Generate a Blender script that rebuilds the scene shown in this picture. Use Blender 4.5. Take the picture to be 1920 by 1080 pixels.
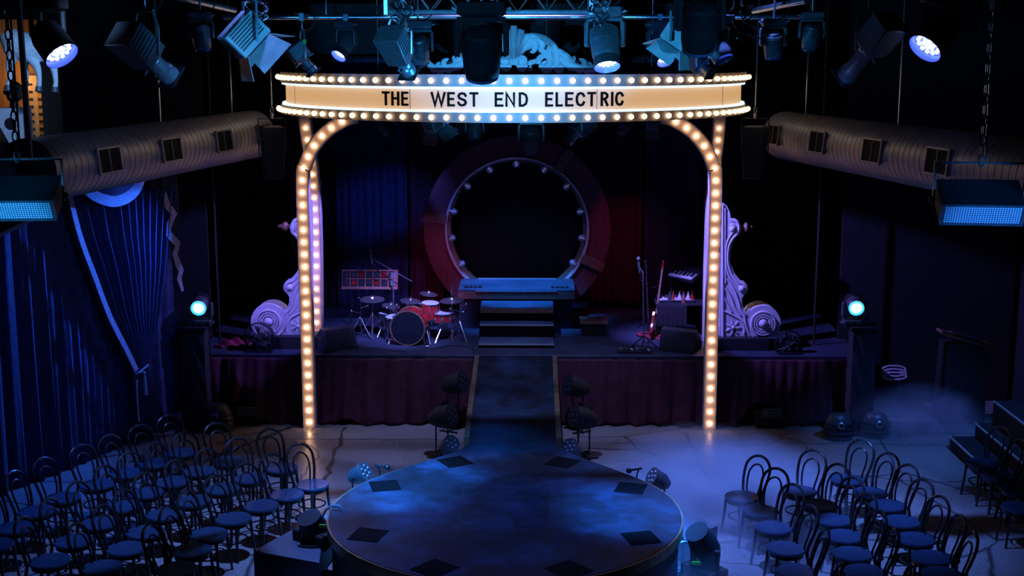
import bpy, bmesh, math, random
from mathutils import Vector, Matrix, Euler
random.seed(7)
PI = math.pi
sc = bpy.context.scene
for o in list(bpy.data.objects):
    bpy.data.objects.remove(o)
COL = sc.collection

# ------------------------------------------------------------------ camera
F = 2400.0                                  # focal length in pixels of the 1920 wide frame
PITCH, YAW = math.radians(10.4), math.radians(0.91)
CAM = Vector((0.29, 0.0, 5.7))
cd = bpy.data.cameras.new('camera'); cd.sensor_width = 36; cd.lens = F / 1920 * 36
cd.clip_start = .05; cd.clip_end = 100
cam = bpy.data.objects.new('camera', cd); COL.objects.link(cam)
cam.location = CAM; cam.rotation_euler = (PI / 2 - PITCH, 0, YAW)
sc.camera = cam
RM = cam.rotation_euler.to_matrix()

def ray(px, py):
    return RM @ Vector(((px - 960) / F, (540 - py) / F, -1))
def at(px, py, Y):
    d = ray(px, py); return CAM + d * ((Y - CAM.y) / d.y)
def onz(px, py, z):
    d = ray(px, py); return CAM + d * ((z - CAM.z) / d.z)
def onplane(px, py, P, n):
    d = ray(px, py); return CAM + d * ((P - CAM).dot(n) / d.dot(n))

# ------------------------------------------------------------------ world, lights, exposure
w = bpy.data.worlds.new('world'); sc.world = w; w.use_nodes = True
w.node_tree.nodes['Background'].inputs[0].default_value = (.10, .18, .9, 1)
w.node_tree.nodes['Background'].inputs[1].default_value = .004
sc.view_settings.view_transform = 'Standard'; sc.view_settings.look = 'None'
sc.view_settings.gamma = 1; sc.view_settings.use_curve_mapping = False
sc.view_settings.exposure = 0.0
sc.cycles.use_denoising = True; sc.cycles.use_light_tree = True
sc.cycles.max_bounces = 5; sc.cycles.diffuse_bounces = 2; sc.cycles.glossy_bounces = 3
sc.cycles.transmission_bounces = 5; sc.cycles.volume_bounces = 0
sc.cycles.caustics_reflective = False; sc.cycles.caustics_refractive = False
sc.cycles.sample_clamp_indirect = 4

def spot(name, loc, to, power, color, angle=40, blend=.6, size=.12):
    l = bpy.data.lights.new(name, 'SPOT'); l.energy = power; l.color = color
    l.spot_size = math.radians(angle); l.spot_blend = blend; l.shadow_soft_size = size
    o = bpy.data.objects.new(name, l); COL.objects.link(o); o.location = loc
    o.rotation_euler = (Vector(to) - Vector(loc)).to_track_quat('-Z', 'Y').to_euler()
    return o
BLUE = (.10, .28, 1.0)
SOFTBLUE = (.36, .44, 1.0)
spot('stage_light_front_left', (-2.2, 3.0, 5.25), (.0, 18.0, 6.1), 6500, (.05, .44, 1), 13.0, .45, .03)     # cyan blue on sign centre and carving
spot('stage_light_front_right', (3.4, 3.0, 5.25), (.0, 18.0, 6.1), 6500, (.05, .44, 1), 13.0, .45, .03)
spot('stage_light_rig', (0.1, 13.6, 4.95), (0, 14.6, 9), 240, (.03, .36, 1), 165, .5)              # low blue on the lamps of the rig
spot('fill_light_rig_left', (-1.3, 11.8, 5.3), (-2.9, 13.5, 5.9), 330, (.03, .42, 1), 40, .8)  # added fill to brighten the left barn door lamp
spot('fill_light_rig_right', (.5, 11.8, 5.4), (1.75, 13.5, 5.9), 260, (.03, .42, 1), 40, .8)  # added fill on the visible faces of the right barn door lamp
spot('stage_light_gallery_left', (-4.6, 5.0, 3.4), (-3.6, 9.6, 4.5), 2400, (.03, .36, 1), 9, .4)     # on the hanging speakers
spot('stage_light_gallery_right', (4.6, 5.0, 3.4), (3.65, 9.6, 4.5), 2400, (.03, .24, 1), 9, .4)
spot('stage_light_house_left', (-2.2, 14.0, 8.6), (-2.8, 14.3, 0), 4600, (.14, .27, 1), 46, .9, .05)
spot('stage_light_house_right', (1.8, 14.4, 8.6), (3.1, 15.1, 0), 9000, (.11, .23, 1), 44, 1, .05)
spot('stage_light_wing_right', (7.2, 13.0, 8.6), (6.2, 18.2, 0), 3200, (.06, .22, 1), 24, .9, .05)
spot('stage_light_apron', (0, 16.5, 8.8), (0, 18.0, 0), 2000, (.30, .36, 1), 52, .8)
spot('stage_light_thrust_left', (-3.2, 12.0, 7.0), (-1.5, 14.5, .7), 20000, (.02, .26, 1), 21, 1)
spot('fill_light_thrust_front', (0, 11.0, 8.4), (-.2, 12.9, .7), 2600, (.10, .18, 1), 30, 1)  # added soft light lifting the dark front of the deck
spot('stage_light_thrust_right', (3.4, 12.4, 7.0), (1.5, 13.55, .7), 17000, (.02, .22, 1), 18, 1)
spot('stage_light_ramp', (0.6, 14.0, 7.2), (-.1, 16.0, .8), 3200, (.02, .24, 1), 13, 1)
spot('stage_light_steps', (-.28, 20.95, 4.8), (0.05, 21.9, 1.7), 1150, (.015, .22, 1), 44, .5)
spot('stage_light_scroll_left', (-5.4, 17.2, 4.6), (-3.8, 20.0, 2.3), 650, (.22, .18, 1), 32, .4, .03)
spot('added_light_scroll_left_rake', (-1.0, 18.9, 4.7), (-4.1, 20.0, 2.2), 1000, (.22, .18, 1), 40, .3, .03)  # added raking light to bring out the carved relief
spot('stage_light_scroll_right', (1.0, 18.9, 4.7), (4.2, 20.0, 2.2), 1500, (.22, .18, 1), 40, .3, .03)
spot('stage_light_band_left', (-1.0, 17.8, 4.5), (-1.85, 20.8, 1.5), 2600, (.20, .22, 1), 32, .9, .04)
spot('stage_light_band_right', (1.5, 18.4, 5.6), (2.6, 21.0, 1.3), 3000, (.26, .20, 1), 26, .9)
spot('stage_light_curtain', (-3.9, 18.75, 3.7), (-6.5, 16.2, 1.7), 1500, (.015, .13, 1), 78, .9, .02)
spot('fill_light_curtain_front', (-2.2, 12.2, 4.0), (-6.3, 16.9, 1.9), 110, (.02, .12, 1), 50, 1, .04)  # added weak front fill on the curtain, no fixture here
spot('stage_light_curtain_edge', (-2.4, 16.8, 5.4), (-5.5, 18.1, 1.6), 200, (.06, .16, 1), 36, 1, .04)
spot('stage_light_drapes', (-1.0, 20.8, 4.9), (-2.6, 23.2, 2.0), 300, (.05, .14, 1), 50, .9, .03)
spot('added_light_drapes_right', (2.7, 20.8, 4.9), (1.95, 23.2, 1.7), 80, (1, .14, .4), 40, .9, .03)  # added red light to bring up the burgundy drape
spot('stage_light_ring', (-1.4, 19.0, 3.0), (-1.4, 22.6, 1.6), 75, (1, .12, .42), 44, 1)
spot('stage_light_ring_edge', (-.28, 20.95, 4.75), (0, 22.5, 1.9), 170, (.26, .28, 1), 66, .9)
spot('fill_light_alcove_side', (-3.4, 12.0, 6.4), (-6.0, 15.8, 5.2), 520, (.25, .5, 1), 24, .7)  # added fill for the hanging animal and the white cabinet
spot('fill_light_duct_left', (-1.2, 10.5, 5.6), (-4.75, 16.4, 4.5), 170, (.28, .40, 1), 38, .9)  # added blue fill to cool the left duct
spot('fill_light_duct_right', (1.6, 10.5, 5.6), (5.0, 16.0, 4.5), 70, (.28, .34, 1), 38, .9)  # weaker blue fill added for the right duct

# ------------------------------------------------------------------ materials
MATS = {}
def mat(name, c, rough=.5, metal=0., var=.25, scale=6., bump=0., emit=None, es=0., spec=.5, stretch=None):
    if name in MATS: return MATS[name]
    m = bpy.data.materials.new(name); m.use_nodes = True; MATS[name] = m
    nt = m.node_tree; b = nt.nodes['Principled BSDF']
    b.inputs['Roughness'].default_value = rough; b.inputs['Metallic'].default_value = metal
    b.inputs['Specular IOR Level'].default_value = spec
    tc = nt.nodes.new('ShaderNodeTexCoord'); n = nt.nodes.new('ShaderNodeTexNoise')
    n.inputs['Scale'].default_value = scale; n.inputs['Detail'].default_value = 4
    if stretch:
        mp = nt.nodes.new('ShaderNodeMapping'); mp.inputs['Scale'].default_value = stretch
        nt.links.new(tc.outputs['Object'], mp.inputs[0]); nt.links.new(mp.outputs[0], n.inputs[0])
    else:
        nt.links.new(tc.outputs['Object'], n.inputs[0])
    r = nt.nodes.new('ShaderNodeValToRGB')
    r.color_ramp.elements[0].position = .3; r.color_ramp.elements[1].position = .7
    r.color_ramp.elements[0].color = tuple(x * (1 - var) for x in c) + (1,)
    r.color_ramp.elements[1].color = tuple(min(1, x * (1 + var)) for x in c) + (1,)
    nt.links.new(n.outputs['Fac'], r.inputs[0]); nt.links.new(r.outputs[0], b.inputs['Base Color'])
    if bump:
        bp = nt.nodes.new('ShaderNodeBump'); bp.inputs['Strength'].default_value = bump; bp.inputs['Distance'].default_value = .02
        nt.links.new(n.outputs['Fac'], bp.inputs['Height']); nt.links.new(bp.outputs[0], b.inputs['Normal'])
    if emit:
        b.inputs['Emission Color'].default_value = tuple(emit) + (1,); b.inputs['Emission Strength'].default_value = es
    return m
def nd(nt, t, **kw):
    n = nt.nodes.new(t)
    for k, v in kw.items(): setattr(n, k, v)
    return n
def ramp(nt, stops):
    r = nt.nodes.new('ShaderNodeValToRGB'); e = r.color_ramp.elements
    while len(e) < len(stops): e.new(.5)
    for i, (p, c) in enumerate(stops):
        e[i].position = p; e[i].color = tuple(c) + (1,)
    return r

def concrete():
    m = mat('concrete floor', (.30, .29, .28), .42, 0, .3, 1.3, 0)
    nt = m.node_tree; b = nt.nodes['Principled BSDF']; L = nt.links.new
    tc = nd(nt, 'ShaderNodeTexCoord')
    wn = nd(nt, 'ShaderNodeTexNoise'); wn.inputs['Scale'].default_value = 1.1; wn.inputs['Detail'].default_value = 5; L(tc.outputs['Object'], wn.inputs[0])
    ad = nd(nt, 'ShaderNodeMixRGB', blend_type='ADD'); ad.inputs[0].default_value = .16; L(tc.outputs['Object'], ad.inputs[1]); L(wn.outputs['Color'], ad.inputs[2])
    vo = nd(nt, 'ShaderNodeTexVoronoi', feature='DISTANCE_TO_EDGE'); vo.inputs['Scale'].default_value = .36; L(ad.outputs[0], vo.inputs['Vector'])
    cr = ramp(nt, [(0, (.2, .2, .2)), (.0035, (.4, .4, .4)), (.007, (1, 1, 1))]); L(vo.outputs['Distance'], cr.inputs[0])
    fine = nd(nt, 'ShaderNodeTexNoise'); fine.inputs['Scale'].default_value = 34; fine.inputs['Detail'].default_value = 5; L(tc.outputs['Object'], fine.inputs[0])
    fr = ramp(nt, [(.3, (.16, .155, .15)), (.7, (.36, .35, .335))]); L(fine.outputs['Fac'], fr.inputs[0])
    big = nd(nt, 'ShaderNodeTexNoise'); big.inputs['Scale'].default_value = .7; big.inputs['Detail'].default_value = 6; L(tc.outputs['Object'], big.inputs[0])
    br = ramp(nt, [(.3, (.68, .66, .64)), (.7, (1, 1, 1))]); L(big.outputs['Fac'], br.inputs[0])
    m1 = nd(nt, 'ShaderNodeMixRGB', blend_type='MULTIPLY'); m1.inputs[0].default_value = 1; L(fr.outputs[0], m1.inputs[1]); L(br.outputs[0], m1.inputs[2])
    m2 = nd(nt, 'ShaderNodeMixRGB', blend_type='MULTIPLY'); m2.inputs[0].default_value = 1; L(m1.outputs[0], m2.inputs[1]); L(cr.outputs[0], m2.inputs[2])
    L(m2.outputs[0], b.inputs['Base Color'])
    rr = ramp(nt, [(.3, (.2, .2, .2)), (.7, (.42, .42, .42))]); L(big.outputs['Fac'], rr.inputs[0]); L(rr.outputs[0], b.inputs['Roughness'])
    bp = nd(nt, 'ShaderNodeBump'); bp.inputs['Strength'].default_value = .25; bp.inputs['Distance'].default_value = .01
    L(fine.outputs['Fac'], bp.inputs['Height']); L(bp.outputs[0], b.inputs['Normal'])
    return m
def painted_deck():
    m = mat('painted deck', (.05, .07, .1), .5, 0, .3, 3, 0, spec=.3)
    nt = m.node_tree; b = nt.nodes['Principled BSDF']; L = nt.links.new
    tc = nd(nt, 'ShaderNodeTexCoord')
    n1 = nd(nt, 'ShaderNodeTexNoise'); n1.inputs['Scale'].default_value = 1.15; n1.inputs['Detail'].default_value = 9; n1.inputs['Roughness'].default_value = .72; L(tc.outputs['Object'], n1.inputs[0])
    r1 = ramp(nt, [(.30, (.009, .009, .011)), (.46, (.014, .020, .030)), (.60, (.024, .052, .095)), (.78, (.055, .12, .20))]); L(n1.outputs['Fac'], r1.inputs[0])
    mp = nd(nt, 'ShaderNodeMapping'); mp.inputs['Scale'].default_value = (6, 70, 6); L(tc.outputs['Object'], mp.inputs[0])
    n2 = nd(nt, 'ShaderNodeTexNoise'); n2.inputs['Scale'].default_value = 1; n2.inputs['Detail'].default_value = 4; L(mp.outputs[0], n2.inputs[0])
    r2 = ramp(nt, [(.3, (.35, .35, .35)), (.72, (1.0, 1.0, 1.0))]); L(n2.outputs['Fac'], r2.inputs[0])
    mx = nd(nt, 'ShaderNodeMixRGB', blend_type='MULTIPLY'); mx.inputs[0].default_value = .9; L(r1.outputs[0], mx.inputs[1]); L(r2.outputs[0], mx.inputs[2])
    L(mx.outputs[0], b.inputs['Base Color'])
    return m
def grille_mat(name, c, hole=.05, sc_=60):
    m = mat(name, c, .45, .2, .15, 8); nt = m.node_tree; b = nt.nodes['Principled BSDF']; L = nt.links.new
    tc = nd(nt, 'ShaderNodeTexCoord'); v = nd(nt, 'ShaderNodeTexVoronoi'); v.inputs['Scale'].default_value = sc_; v.inputs['Randomness'].default_value = 0.0
    L(tc.outputs['Object'], v.inputs['Vector'])
    r = ramp(nt, [(.30, (hole, hole, hole)), (.42, c)]); L(v.outputs['Distance'], r.inputs[0]); L(r.outputs[0], b.inputs['Base Color'])
    return m
def glass():
    m = mat('bulb glass', (.35, .55, 1), .08, 0, .1, 9); b = m.node_tree.nodes['Principled BSDF']
    b.inputs['Transmission Weight'].default_value = .40; b.inputs['IOR'].default_value = 1.25; b.inputs['Specular IOR Level'].default_value = 1
    return m

M_FLOOR = concrete(); M_DECK = painted_deck(); M_GLASS = glass()
M_WALL = mat('black wall paint', (.010, .011, .016), .8, 0, .3, 3)
M_CEIL = mat('black ceiling', (.006, .006, .008), .9, 0, .2, 3)
M_BLACK = mat('black painted steel', (.014, .015, .018), .38, .3, .3, 20)
M_MATTE = mat('matte black', (.010, .010, .012), .7, 0, .3, 12)
M_CASE = mat('dark fixture plastic', (.05, .055, .065), .42, .1, .25, 18, .05)
M_FIN = mat('grey fixture metal', (.20, .22, .25), .35, .6, .2, 16)
M_CHROME = mat('chrome', (.7, .7, .72), .24, 1, .08, 20)
M_GRATE = mat('black grate', (.003, .003, .004), .7, 0, .2, 20, spec=.15)
M_STEPTOP = mat('blue grey step paint', (.07, .105, .16), .45, 0, .4, 2.5, .05)
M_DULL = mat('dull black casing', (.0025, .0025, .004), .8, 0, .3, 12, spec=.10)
M_STEEL = mat('brushed steel pipe', (.42, .44, .47), .3, .9, .15, 10)
M_WOOD = mat('bentwood lacquer', (.020, .016, .016), .25, 0, .35, 14)
M_SEAT = mat('seat ply', (.012, .034, .070), .40, 0, .35, 5, .08, stretch=(2, 22, 2))
M_WHITE = mat('white laminate', (.34, .31, .32), .42, 0, .08, 6)
M_STRIP = mat('cream post strip', (.66, .53, .49), .42, 0, .08, 6)
M_PANEL = mat('backlit sign panel', (.42, .36, .32), .4, 0, .05, 1.2, 0, (1, .54, .21), .58)
M_NEON = mat('white light tube', (.8, .9, 1), .3, 0, .02, 3, 0, (.70, .92, 1), 1.25)
M_BULB = mat('lit bulb', (1, .9, .7), .3, 0, .02, 5, 0, (1, .66, .34), 2.6)
M_BULB2 = mat('lit post bulb', (1, .9, .7), .3, 0, .02, 5, 0, (1, .60, .32), 16)
M_LETTER = mat('black letter acrylic', (.004, .003, .004), .7, 0, .2, 10, spec=.15)
M_SCROLL = mat('carved white paint', (.66, .64, .68), .55, 0, .10, 9, .06)
M_RINGWOOD = mat('oxblood timber', (.16, .035, .045), .5, 0, .35, 3, .1, stretch=(18, 2, 1.2))
M_BLOCK = mat('brown timber', (.22, .11, .075), .5, 0, .3, 4, .1, stretch=(3, 3, 24))
M_TRIMW = mat('pale edge strip', (.58, .56, .60), .4, 0, .1, 8)
M_BRASS = mat('worn brass edging', (.34, .25, .13), .4, .7, .3, 9)
M_DUCT = mat('spiral duct metal', (.26, .25, .27), .45, .45, .15, 5)
M_SEAM = mat('duct seam', (.07, .07, .08), .6, .2, .2, 6)
M_NAVY = mat('navy velvet', (.018, .026, .075), .85, 0, .35, 8, .15)
M_BURG = mat('burgundy velvet', (.06, .009, .022), .8, 0, .4, 6, .2)
M_BLKCLOTH = mat('black drape cloth', (.008, .008, .012), .95, 0, .3, 8, .2)
M_FRINGE = mat('silver grey trim', (.20, .18, .22), .6, 0, .3, 30, .3)
M_STAGE = mat('stage deck paint', (.030, .040, .065), .5, 0, .35, 2.2, .1)
M_RED = mat('red drum lacquer', (.42, .02, .022), .2, .15, .3, 9)
M_HEAD = mat('drum skin', (.55, .56, .6), .45, 0, .08, 9)
M_BHEAD = mat('black drum skin', (.008, .010, .014), .25, 0, .2, 4)
M_CYM = mat('bronze cymbal', (.50, .47, .46), .28, .9, .15, 20)
M_GUITAR = mat('cherry guitar body', (.30, .04, .025), .2, 0, .3, 6)
M_KEY = mat('white piano keys', (.62, .62, .64), .4, 0, .05, 9)
M_SCREEN = mat('black keyboard case', (.02, .022, .03), .35, 0, .2, 9)
M_SYNTH = mat('red wood console', (.30, .10, .08), .5, 0, .3, 8)
M_LEDW = mat('lit led cell', (.9, .95, 1), .3, 0, .02, 4, 0, (.66, .80, 1), 4.5)
M_LEDR = mat('blue lit rim', (.1, .15, .5), .3, 0, .1, 4, 0, (.05, .10, .9), .9)
M_LENSC = mat('cyan lit lens', (.6, .9, 1), .2, 0, .02, 4, 0, (.36, .90, 1), 2.6)
M_LENSR = mat('cyan lens rim', (.2, .6, .8), .2, 0, .02, 4, 0, (.06, .62, .85), 1.1)
M_LENS = mat('dark lens glass', (.02, .03, .06), .06, 0, .2, 4)
M_GREY = mat('grey cabinet paint', (.16, .17, .18), .5, 0, .2, 8)
M_GRILLE = grille_mat('perforated grille', (.42, .46, .5), .02, 55)
M_PLUM = mat('blue grey plinth paint', (.06, .075, .10), .5, 0, .2, 3)
M_GREEN = mat('green tape', (.10, .42, .03), .5, 0, .1, 8)
M_REDCABLE = mat('red cable', (.45, .03, .06), .5, 0, .2, 9)
M_WHITEHIDE = mat('white hide', (.70, .72, .76), .6, 0, .12, 12)
M_WARMWALL = mat('honey timber wall', (.42, .20, .07), .55, 0, .25, 3, .1, stretch=(8, 8, .8))
M_CABINET = mat('pale timber rack', (.55, .34, .16), .5, 0, .2, 5)
M_TAR = mat('tar filled crack', (.035, .033, .034), .6, 0, .4, 9)
M_NOSE = mat('aluminium step nosing', (.62, .66, .70), .3, .4, .1, 9)
M_NOSELIT = mat('lit step nosing', (.5, .7, .8), .3, 0, .1, 9, 0, (.35, .62, .85), .45)

# ------------------------------------------------------------------ mesh helpers
class MB:
    def __init__(s, M=None):
        s.v = []; s.f = []; s.M = M or Matrix()
    def add(s, vs, fs, M=None):
        k = len(s.v); T = s.M @ M if M else s.M
        s.v += [T @ Vector(p) for p in vs]; s.f += [tuple(i + k for i in f) for f in fs]; return s
    def box(s, c, d, M=None):
        x, y, z = c; a, b, e = d[0] / 2, d[1] / 2, d[2] / 2
        vs = [(x + i * a, y + j * b, z + k * e) for k in (-1, 1) for j in (-1, 1) for i in (-1, 1)]
        return s.add(vs, [(0, 2, 3, 1), (4, 5, 7, 6), (0, 1, 5, 4), (2, 6, 7, 3), (0, 4, 6, 2), (1, 3, 7, 5)], M)
    def frustum(s, p, q, M=None):
        """box between two rectangles: each (x0,x1,y0,y1,z)"""
        vs = [(p[0], p[2], p[4]), (p[1], p[2], p[4]), (p[1], p[3], p[4]), (p[0], p[3], p[4]),
              (q[0], q[2], q[4]), (q[1], q[2], q[4]), (q[1], q[3], q[4]), (q[0], q[3], q[4])]
        return s.add(vs, [(0, 3, 2, 1), (4, 5, 6, 7), (0, 1, 5, 4), (1, 2, 6, 5), (2, 3, 7, 6), (3, 0, 4, 7)], M)
    def tube(s, pts, r, n=8, closed=False, M=None, flat=1.0, flatn=None):
        P = [Vector(p) for p in pts]; m = len(P)
        if not isinstance(r, (list, tuple)): r = [r] * m
        T = []
        for i in range(m):
            a = P[(i - 1) % m] if closed or i else P[i]; b = P[(i + 1) % m] if closed or i < m - 1 else P[i]
            t = (b - a); T.append(t.normalized() if t.length > 1e-9 else Vector((0, 0, 1)))
        if flatn: u = Vector(flatn)
        else: u = Vector((0, 0, 1)) if abs(T[0].z) < .9 else Vector((1, 0, 0))
        vs = []
        for i in range(m):
            if flatn: u = Vector(flatn)
            u = (u - T[i] * u.dot(T[i])).normalized(); v = T[i].cross(u)
            for k in range(n):
                a = 2 * PI * k / n
                vs.append(P[i] + u * (math.cos(a) * r[i] * flat) + v * (math.sin(a) * r[i]))
        fs = []
        for i in range(m if closed else m - 1):
            j = (i + 1) % m
            for k in range(n):
                l = (k + 1) % n; fs.append((i * n + k, i * n + l, j * n + l, j * n + k))
        if not closed:
            fs.append(tuple(range(n))[::-1]); fs.append(tuple((m - 1) * n + k for k in range(n)))
        return s.add(vs, fs, M)
    def lathe(s, prof, n=24, M=None, caps=True):
        vs = []; fs = []; m = len(prof)
        for (r, z) in prof:
            for k in range(n):
                a = 2 * PI * k / n; vs.append((r * math.cos(a), r * math.sin(a), z))
        for i in range(m - 1):
            for k in range(n):
                l = (k + 1) % n; fs.append((i * n + k, i * n + l, (i + 1) * n + l, (i + 1) * n + k))
        if caps:
            if prof[0][0] > 1e-4: fs.append(tuple(range(n))[::-1])
            if prof[-1][0] > 1e-4: fs.append(tuple((m - 1) * n + k for k in range(n)))
        return s.add(vs, fs, M)
    def sphere(s, c, r, n=12, m=8, M=None):
        if not isinstance(r, (tuple, list)): r = (r, r, r)
        prof = [(max(1e-5, math.sin(PI * i / m)), -math.cos(PI * i / m)) for i in range(m + 1)]
        T = Matrix.Translation(c) @ Matrix.Diagonal((r[0], r[1], r[2], 1))
        return s.lathe(prof, n, (M @ T) if M else T, False)
    def prism(s, poly, z0, z1, M=None):
        n = len(poly); vs = [(p[0], p[1], z0) for p in poly] + [(p[0], p[1], z1) for p in poly]
        A = sum(poly[i][0] * poly[(i + 1) % n][1] - poly[(i + 1) % n][0] * poly[i][1] for i in range(n))
        fs = [tuple(range(n))[::-1], tuple(range(n, 2 * n))] + [(i, (i + 1) % n, n + (i + 1) % n, n + i) for i in range(n)]
        if A < 0: fs = [f[::-1] for f in fs]
        return s.add(vs, fs, M)
    def grid(s, fn, nu, nv, M=None, closed_u=False):
        vs = [fn(i / nu, j / nv) for j in range(nv + 1) for i in range(nu + 1)]
        fs = [(j * (nu + 1) + i, j * (nu + 1) + i + 1, (j + 1) * (nu + 1) + i + 1, (j + 1) * (nu + 1) + i) for j in range(nv) for i in range(nu)]
        return s.add(vs, fs, M)
    def sweep(s, path, nrm, wid, y0, y1, M=None, closed=False):
        """rectangular section: path points, in-plane normals, width along the normal, depth along y"""
        vs = []; fs = []; m = len(path)
        for p, n in zip(path, nrm):
            p = Vector(p); n = Vector(n)
            for (a, y) in ((-wid / 2, y0), (wid / 2, y0), (wid / 2, y1), (-wid / 2, y1)):
                vs.append(p + n * a + Vector((0, y, 0)))
        for i in range(m if closed else m - 1):
            j = (i + 1) % m
            for k in range(4):
                l = (k + 1) % 4; fs.append((i * 4 + k, j * 4 + k, j * 4 + l, i * 4 + l))
        if not closed:
            fs += [(0, 1, 2, 3), tuple((m - 1) * 4 + k for k in (3, 2, 1, 0))]
        return s.add(vs, fs, M)
    def build(s, name, m, parent=None, loc=None, smooth=True, bevel=0, solid=0, ang=38):
        me = bpy.data.meshes.new(name)
        off = Vector(loc) if loc is not None else Vector()
        me.from_pydata([tuple(p - off) for p in s.v], [], s.f); me.update()
        bm = bmesh.new(); bm.from_mesh(me); bmesh.ops.recalc_face_normals(bm, faces=bm.faces) if not solid else None
        bm.to_mesh(me); bm.free()
        if smooth:
            for p in me.polygons: p.use_smooth = True
            me.set_sharp_from_angle(angle=math.radians(ang))
        me.materials.append(m)
        o = bpy.data.objects.new(name, me); COL.objects.link(o); o.location = off
        if parent: o.parent = parent
        if solid:
            md = o.modifiers.new('solid', 'SOLIDIFY'); md.thickness = solid; md.offset = 0
        if bevel:
            md = o.modifiers.new('bevel', 'BEVEL'); md.width = bevel; md.segments = 2; md.limit_method = 'ANGLE'; md.angle_limit = math.radians(40)
        return o
def tag(o, label, cat, group=None, kind=None):
    o['label'] = label; o['category'] = cat
    if group: o['group'] = group
    if kind: o['kind'] = kind
    return o
def thing(name, label, cat, loc=(0, 0, 0), rz=0, group=None):
    o = bpy.data.objects.new(name, None); COL.objects.link(o); o.empty_display_size = .1
    o.location = loc; o.rotation_euler = (0, 0, rz)
    return tag(o, label, cat, group)
def struct(o):
    o['kind'] = 'structure'; return o
KIDS = {}
def kids(o):
    return [c for c in bpy.data.objects if c.parent == o]
def dup(root, loc, rz, label, group=None):
    r = root.copy(); COL.objects.link(r); r.location = loc; r.rotation_euler = (0, 0, rz); r['label'] = label
    if group: r['group'] = group
    if root.name not in KIDS: KIDS[root.name] = [(c, kids(c)) for c in kids(root)]
    for ch, gs in KIDS[root.name]:
        c = ch.copy(); COL.objects.link(c); c.parent = r
        for g in gs:
            d = g.copy(); COL.objects.link(d); d.parent = c
    return r
def frame(p, z, x=None):
    """matrix at p with local z along the given direction"""
    z = Vector(z).normalized(); x = Vector(x) if x is not None else (Vector((0, 0, 1)) if abs(z.z) < .95 else Vector((1, 0, 0)))
    x = (x - z * x.dot(z)).normalized(); y = z.cross(x)
    M = Matrix((x, y, z)).transposed().to_4x4(); M.translation = Vector(p); return M
def bez(p0, p1, p2, p3, n):
    P = [Vector(p) for p in (p0, p1, p2, p3)]; out = []
    for i in range(n + 1):
        t = i / n; a = 1 - t
        out.append(P[0] * a ** 3 + P[1] * 3 * a * a * t + P[2] * 3 * a * t * t + P[3] * t ** 3)
    return out
def smoothpath(pts, n=6):
    P = [Vector(p) for p in pts]; out = []
    for i in range(len(P) - 1):
        a = P[max(i - 1, 0)]; b = P[i]; c = P[i + 1]; d = P[min(i + 2, len(P) - 1)]
        for k in range(n):
            t = k / n
            out.append(.5 * ((2 * b) + (c - a) * t + (2 * a - 5 * b + 4 * c - d) * t * t + (3 * b - a - 3 * c + d) * t ** 3))
    out.append(P[-1]); return out
def arc(c, r, a0, a1, n, plane='xz'):
    out = []
    for i in range(n + 1):
        a = a0 + (a1 - a0) * i / n
        if plane == 'xz': out.append(Vector((c[0] + r * math.cos(a), c[1], c[2] + r * math.sin(a))))
        else: out.append(Vector((c[0] + r * math.cos(a), c[1] + r * math.sin(a), c[2])))
    return out
ORD = ['first', 'second', 'third', 'fourth', 'fifth', 'sixth', 'seventh', 'eighth', 'ninth']

# ------------------------------------------------------------------ room shell
struct(MB().box((0, 11, -.1), (17, 28, .2)).build('floor', M_FLOOR, smooth=False))
struct(MB().box((0, 25.1, 4.4), (17, .2, 9.2)).build('wall_back', M_WALL, smooth=False))
struct(MB().box((-8.4, 11, 4.4), (.2, 28, 9.2)).build('wall_left', M_WALL, smooth=False))
struct(MB().box((8.4, 11, 4.4), (.2, 28, 9.2)).build('wall_right', M_WALL, smooth=False))
struct(MB().box((0, 11, 9.1), (17, 28, .2)).build('ceiling', M_CEIL, smooth=False))
def crack(px, wd):
    """a tar filled crack lying on the concrete: a thin ragged strip"""
    P = [onz(x, y, 0) for x, y in px]; P = smoothpath(P, 7); L = []; R = []
    for i, p in enumerate(P):
        a = P[max(i - 1, 0)]; b = P[min(i + 1, len(P) - 1)]; t = (b - a).normalized(); n = Vector((-t.y, t.x, 0))
        j = Vector((random.uniform(-1, 1), random.uniform(-1, 1), 0)) * .03
        L.append(p + n * wd * random.uniform(.2, 1) + j); R.append(p - n * wd * random.uniform(.2, 1) + j)
    mb = MB(); n = len(P)
    vs = [(p.x, p.y, z) for z in (.0005, .003) for p in L + R]
    fs = []
    for i in range(n - 1):
        fs += [(2 * n + i, 2 * n + n + i, 2 * n + n + i + 1, 2 * n + i + 1), (i, i + 1, 2 * n + i + 1, 2 * n + i), (n + i, 3 * n + i, 3 * n + i + 1, n + i + 1)]
    mb.add(vs, fs); return mb
k = 0
for px, wd in (([(648, 800), (628, 850), (610, 900), (590, 935)], .05), ([(1285, 812), (1305, 850), (1318, 880), (1345, 910)], .05),
               ([(430, 824), (560, 824), (700, 824), (860, 824)], .012), ([(1150, 830), (1290, 838), (1400, 832), (1560, 832), (1790, 834)], .012),
               ([(570, 830), (600, 850), (575, 880), (560, 905)], .012), ([(1395, 830), (1400, 852), (1440, 860), (1500, 858), (1512, 838), (1480, 822), (1400, 826)], .01),
               ([(1420, 800), (1425, 830), (1450, 860), (1500, 880)], .01), ([(1400, 885), (1500, 888), (1620, 892), (1740, 905), (1860, 897)], .011),
               ([(1345, 1055), (1420, 1060), (1450, 1075)], .01)):
    k += 1; struct(crack(px, wd).build('trim_%d' % k, M_TAR, smooth=False))

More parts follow.
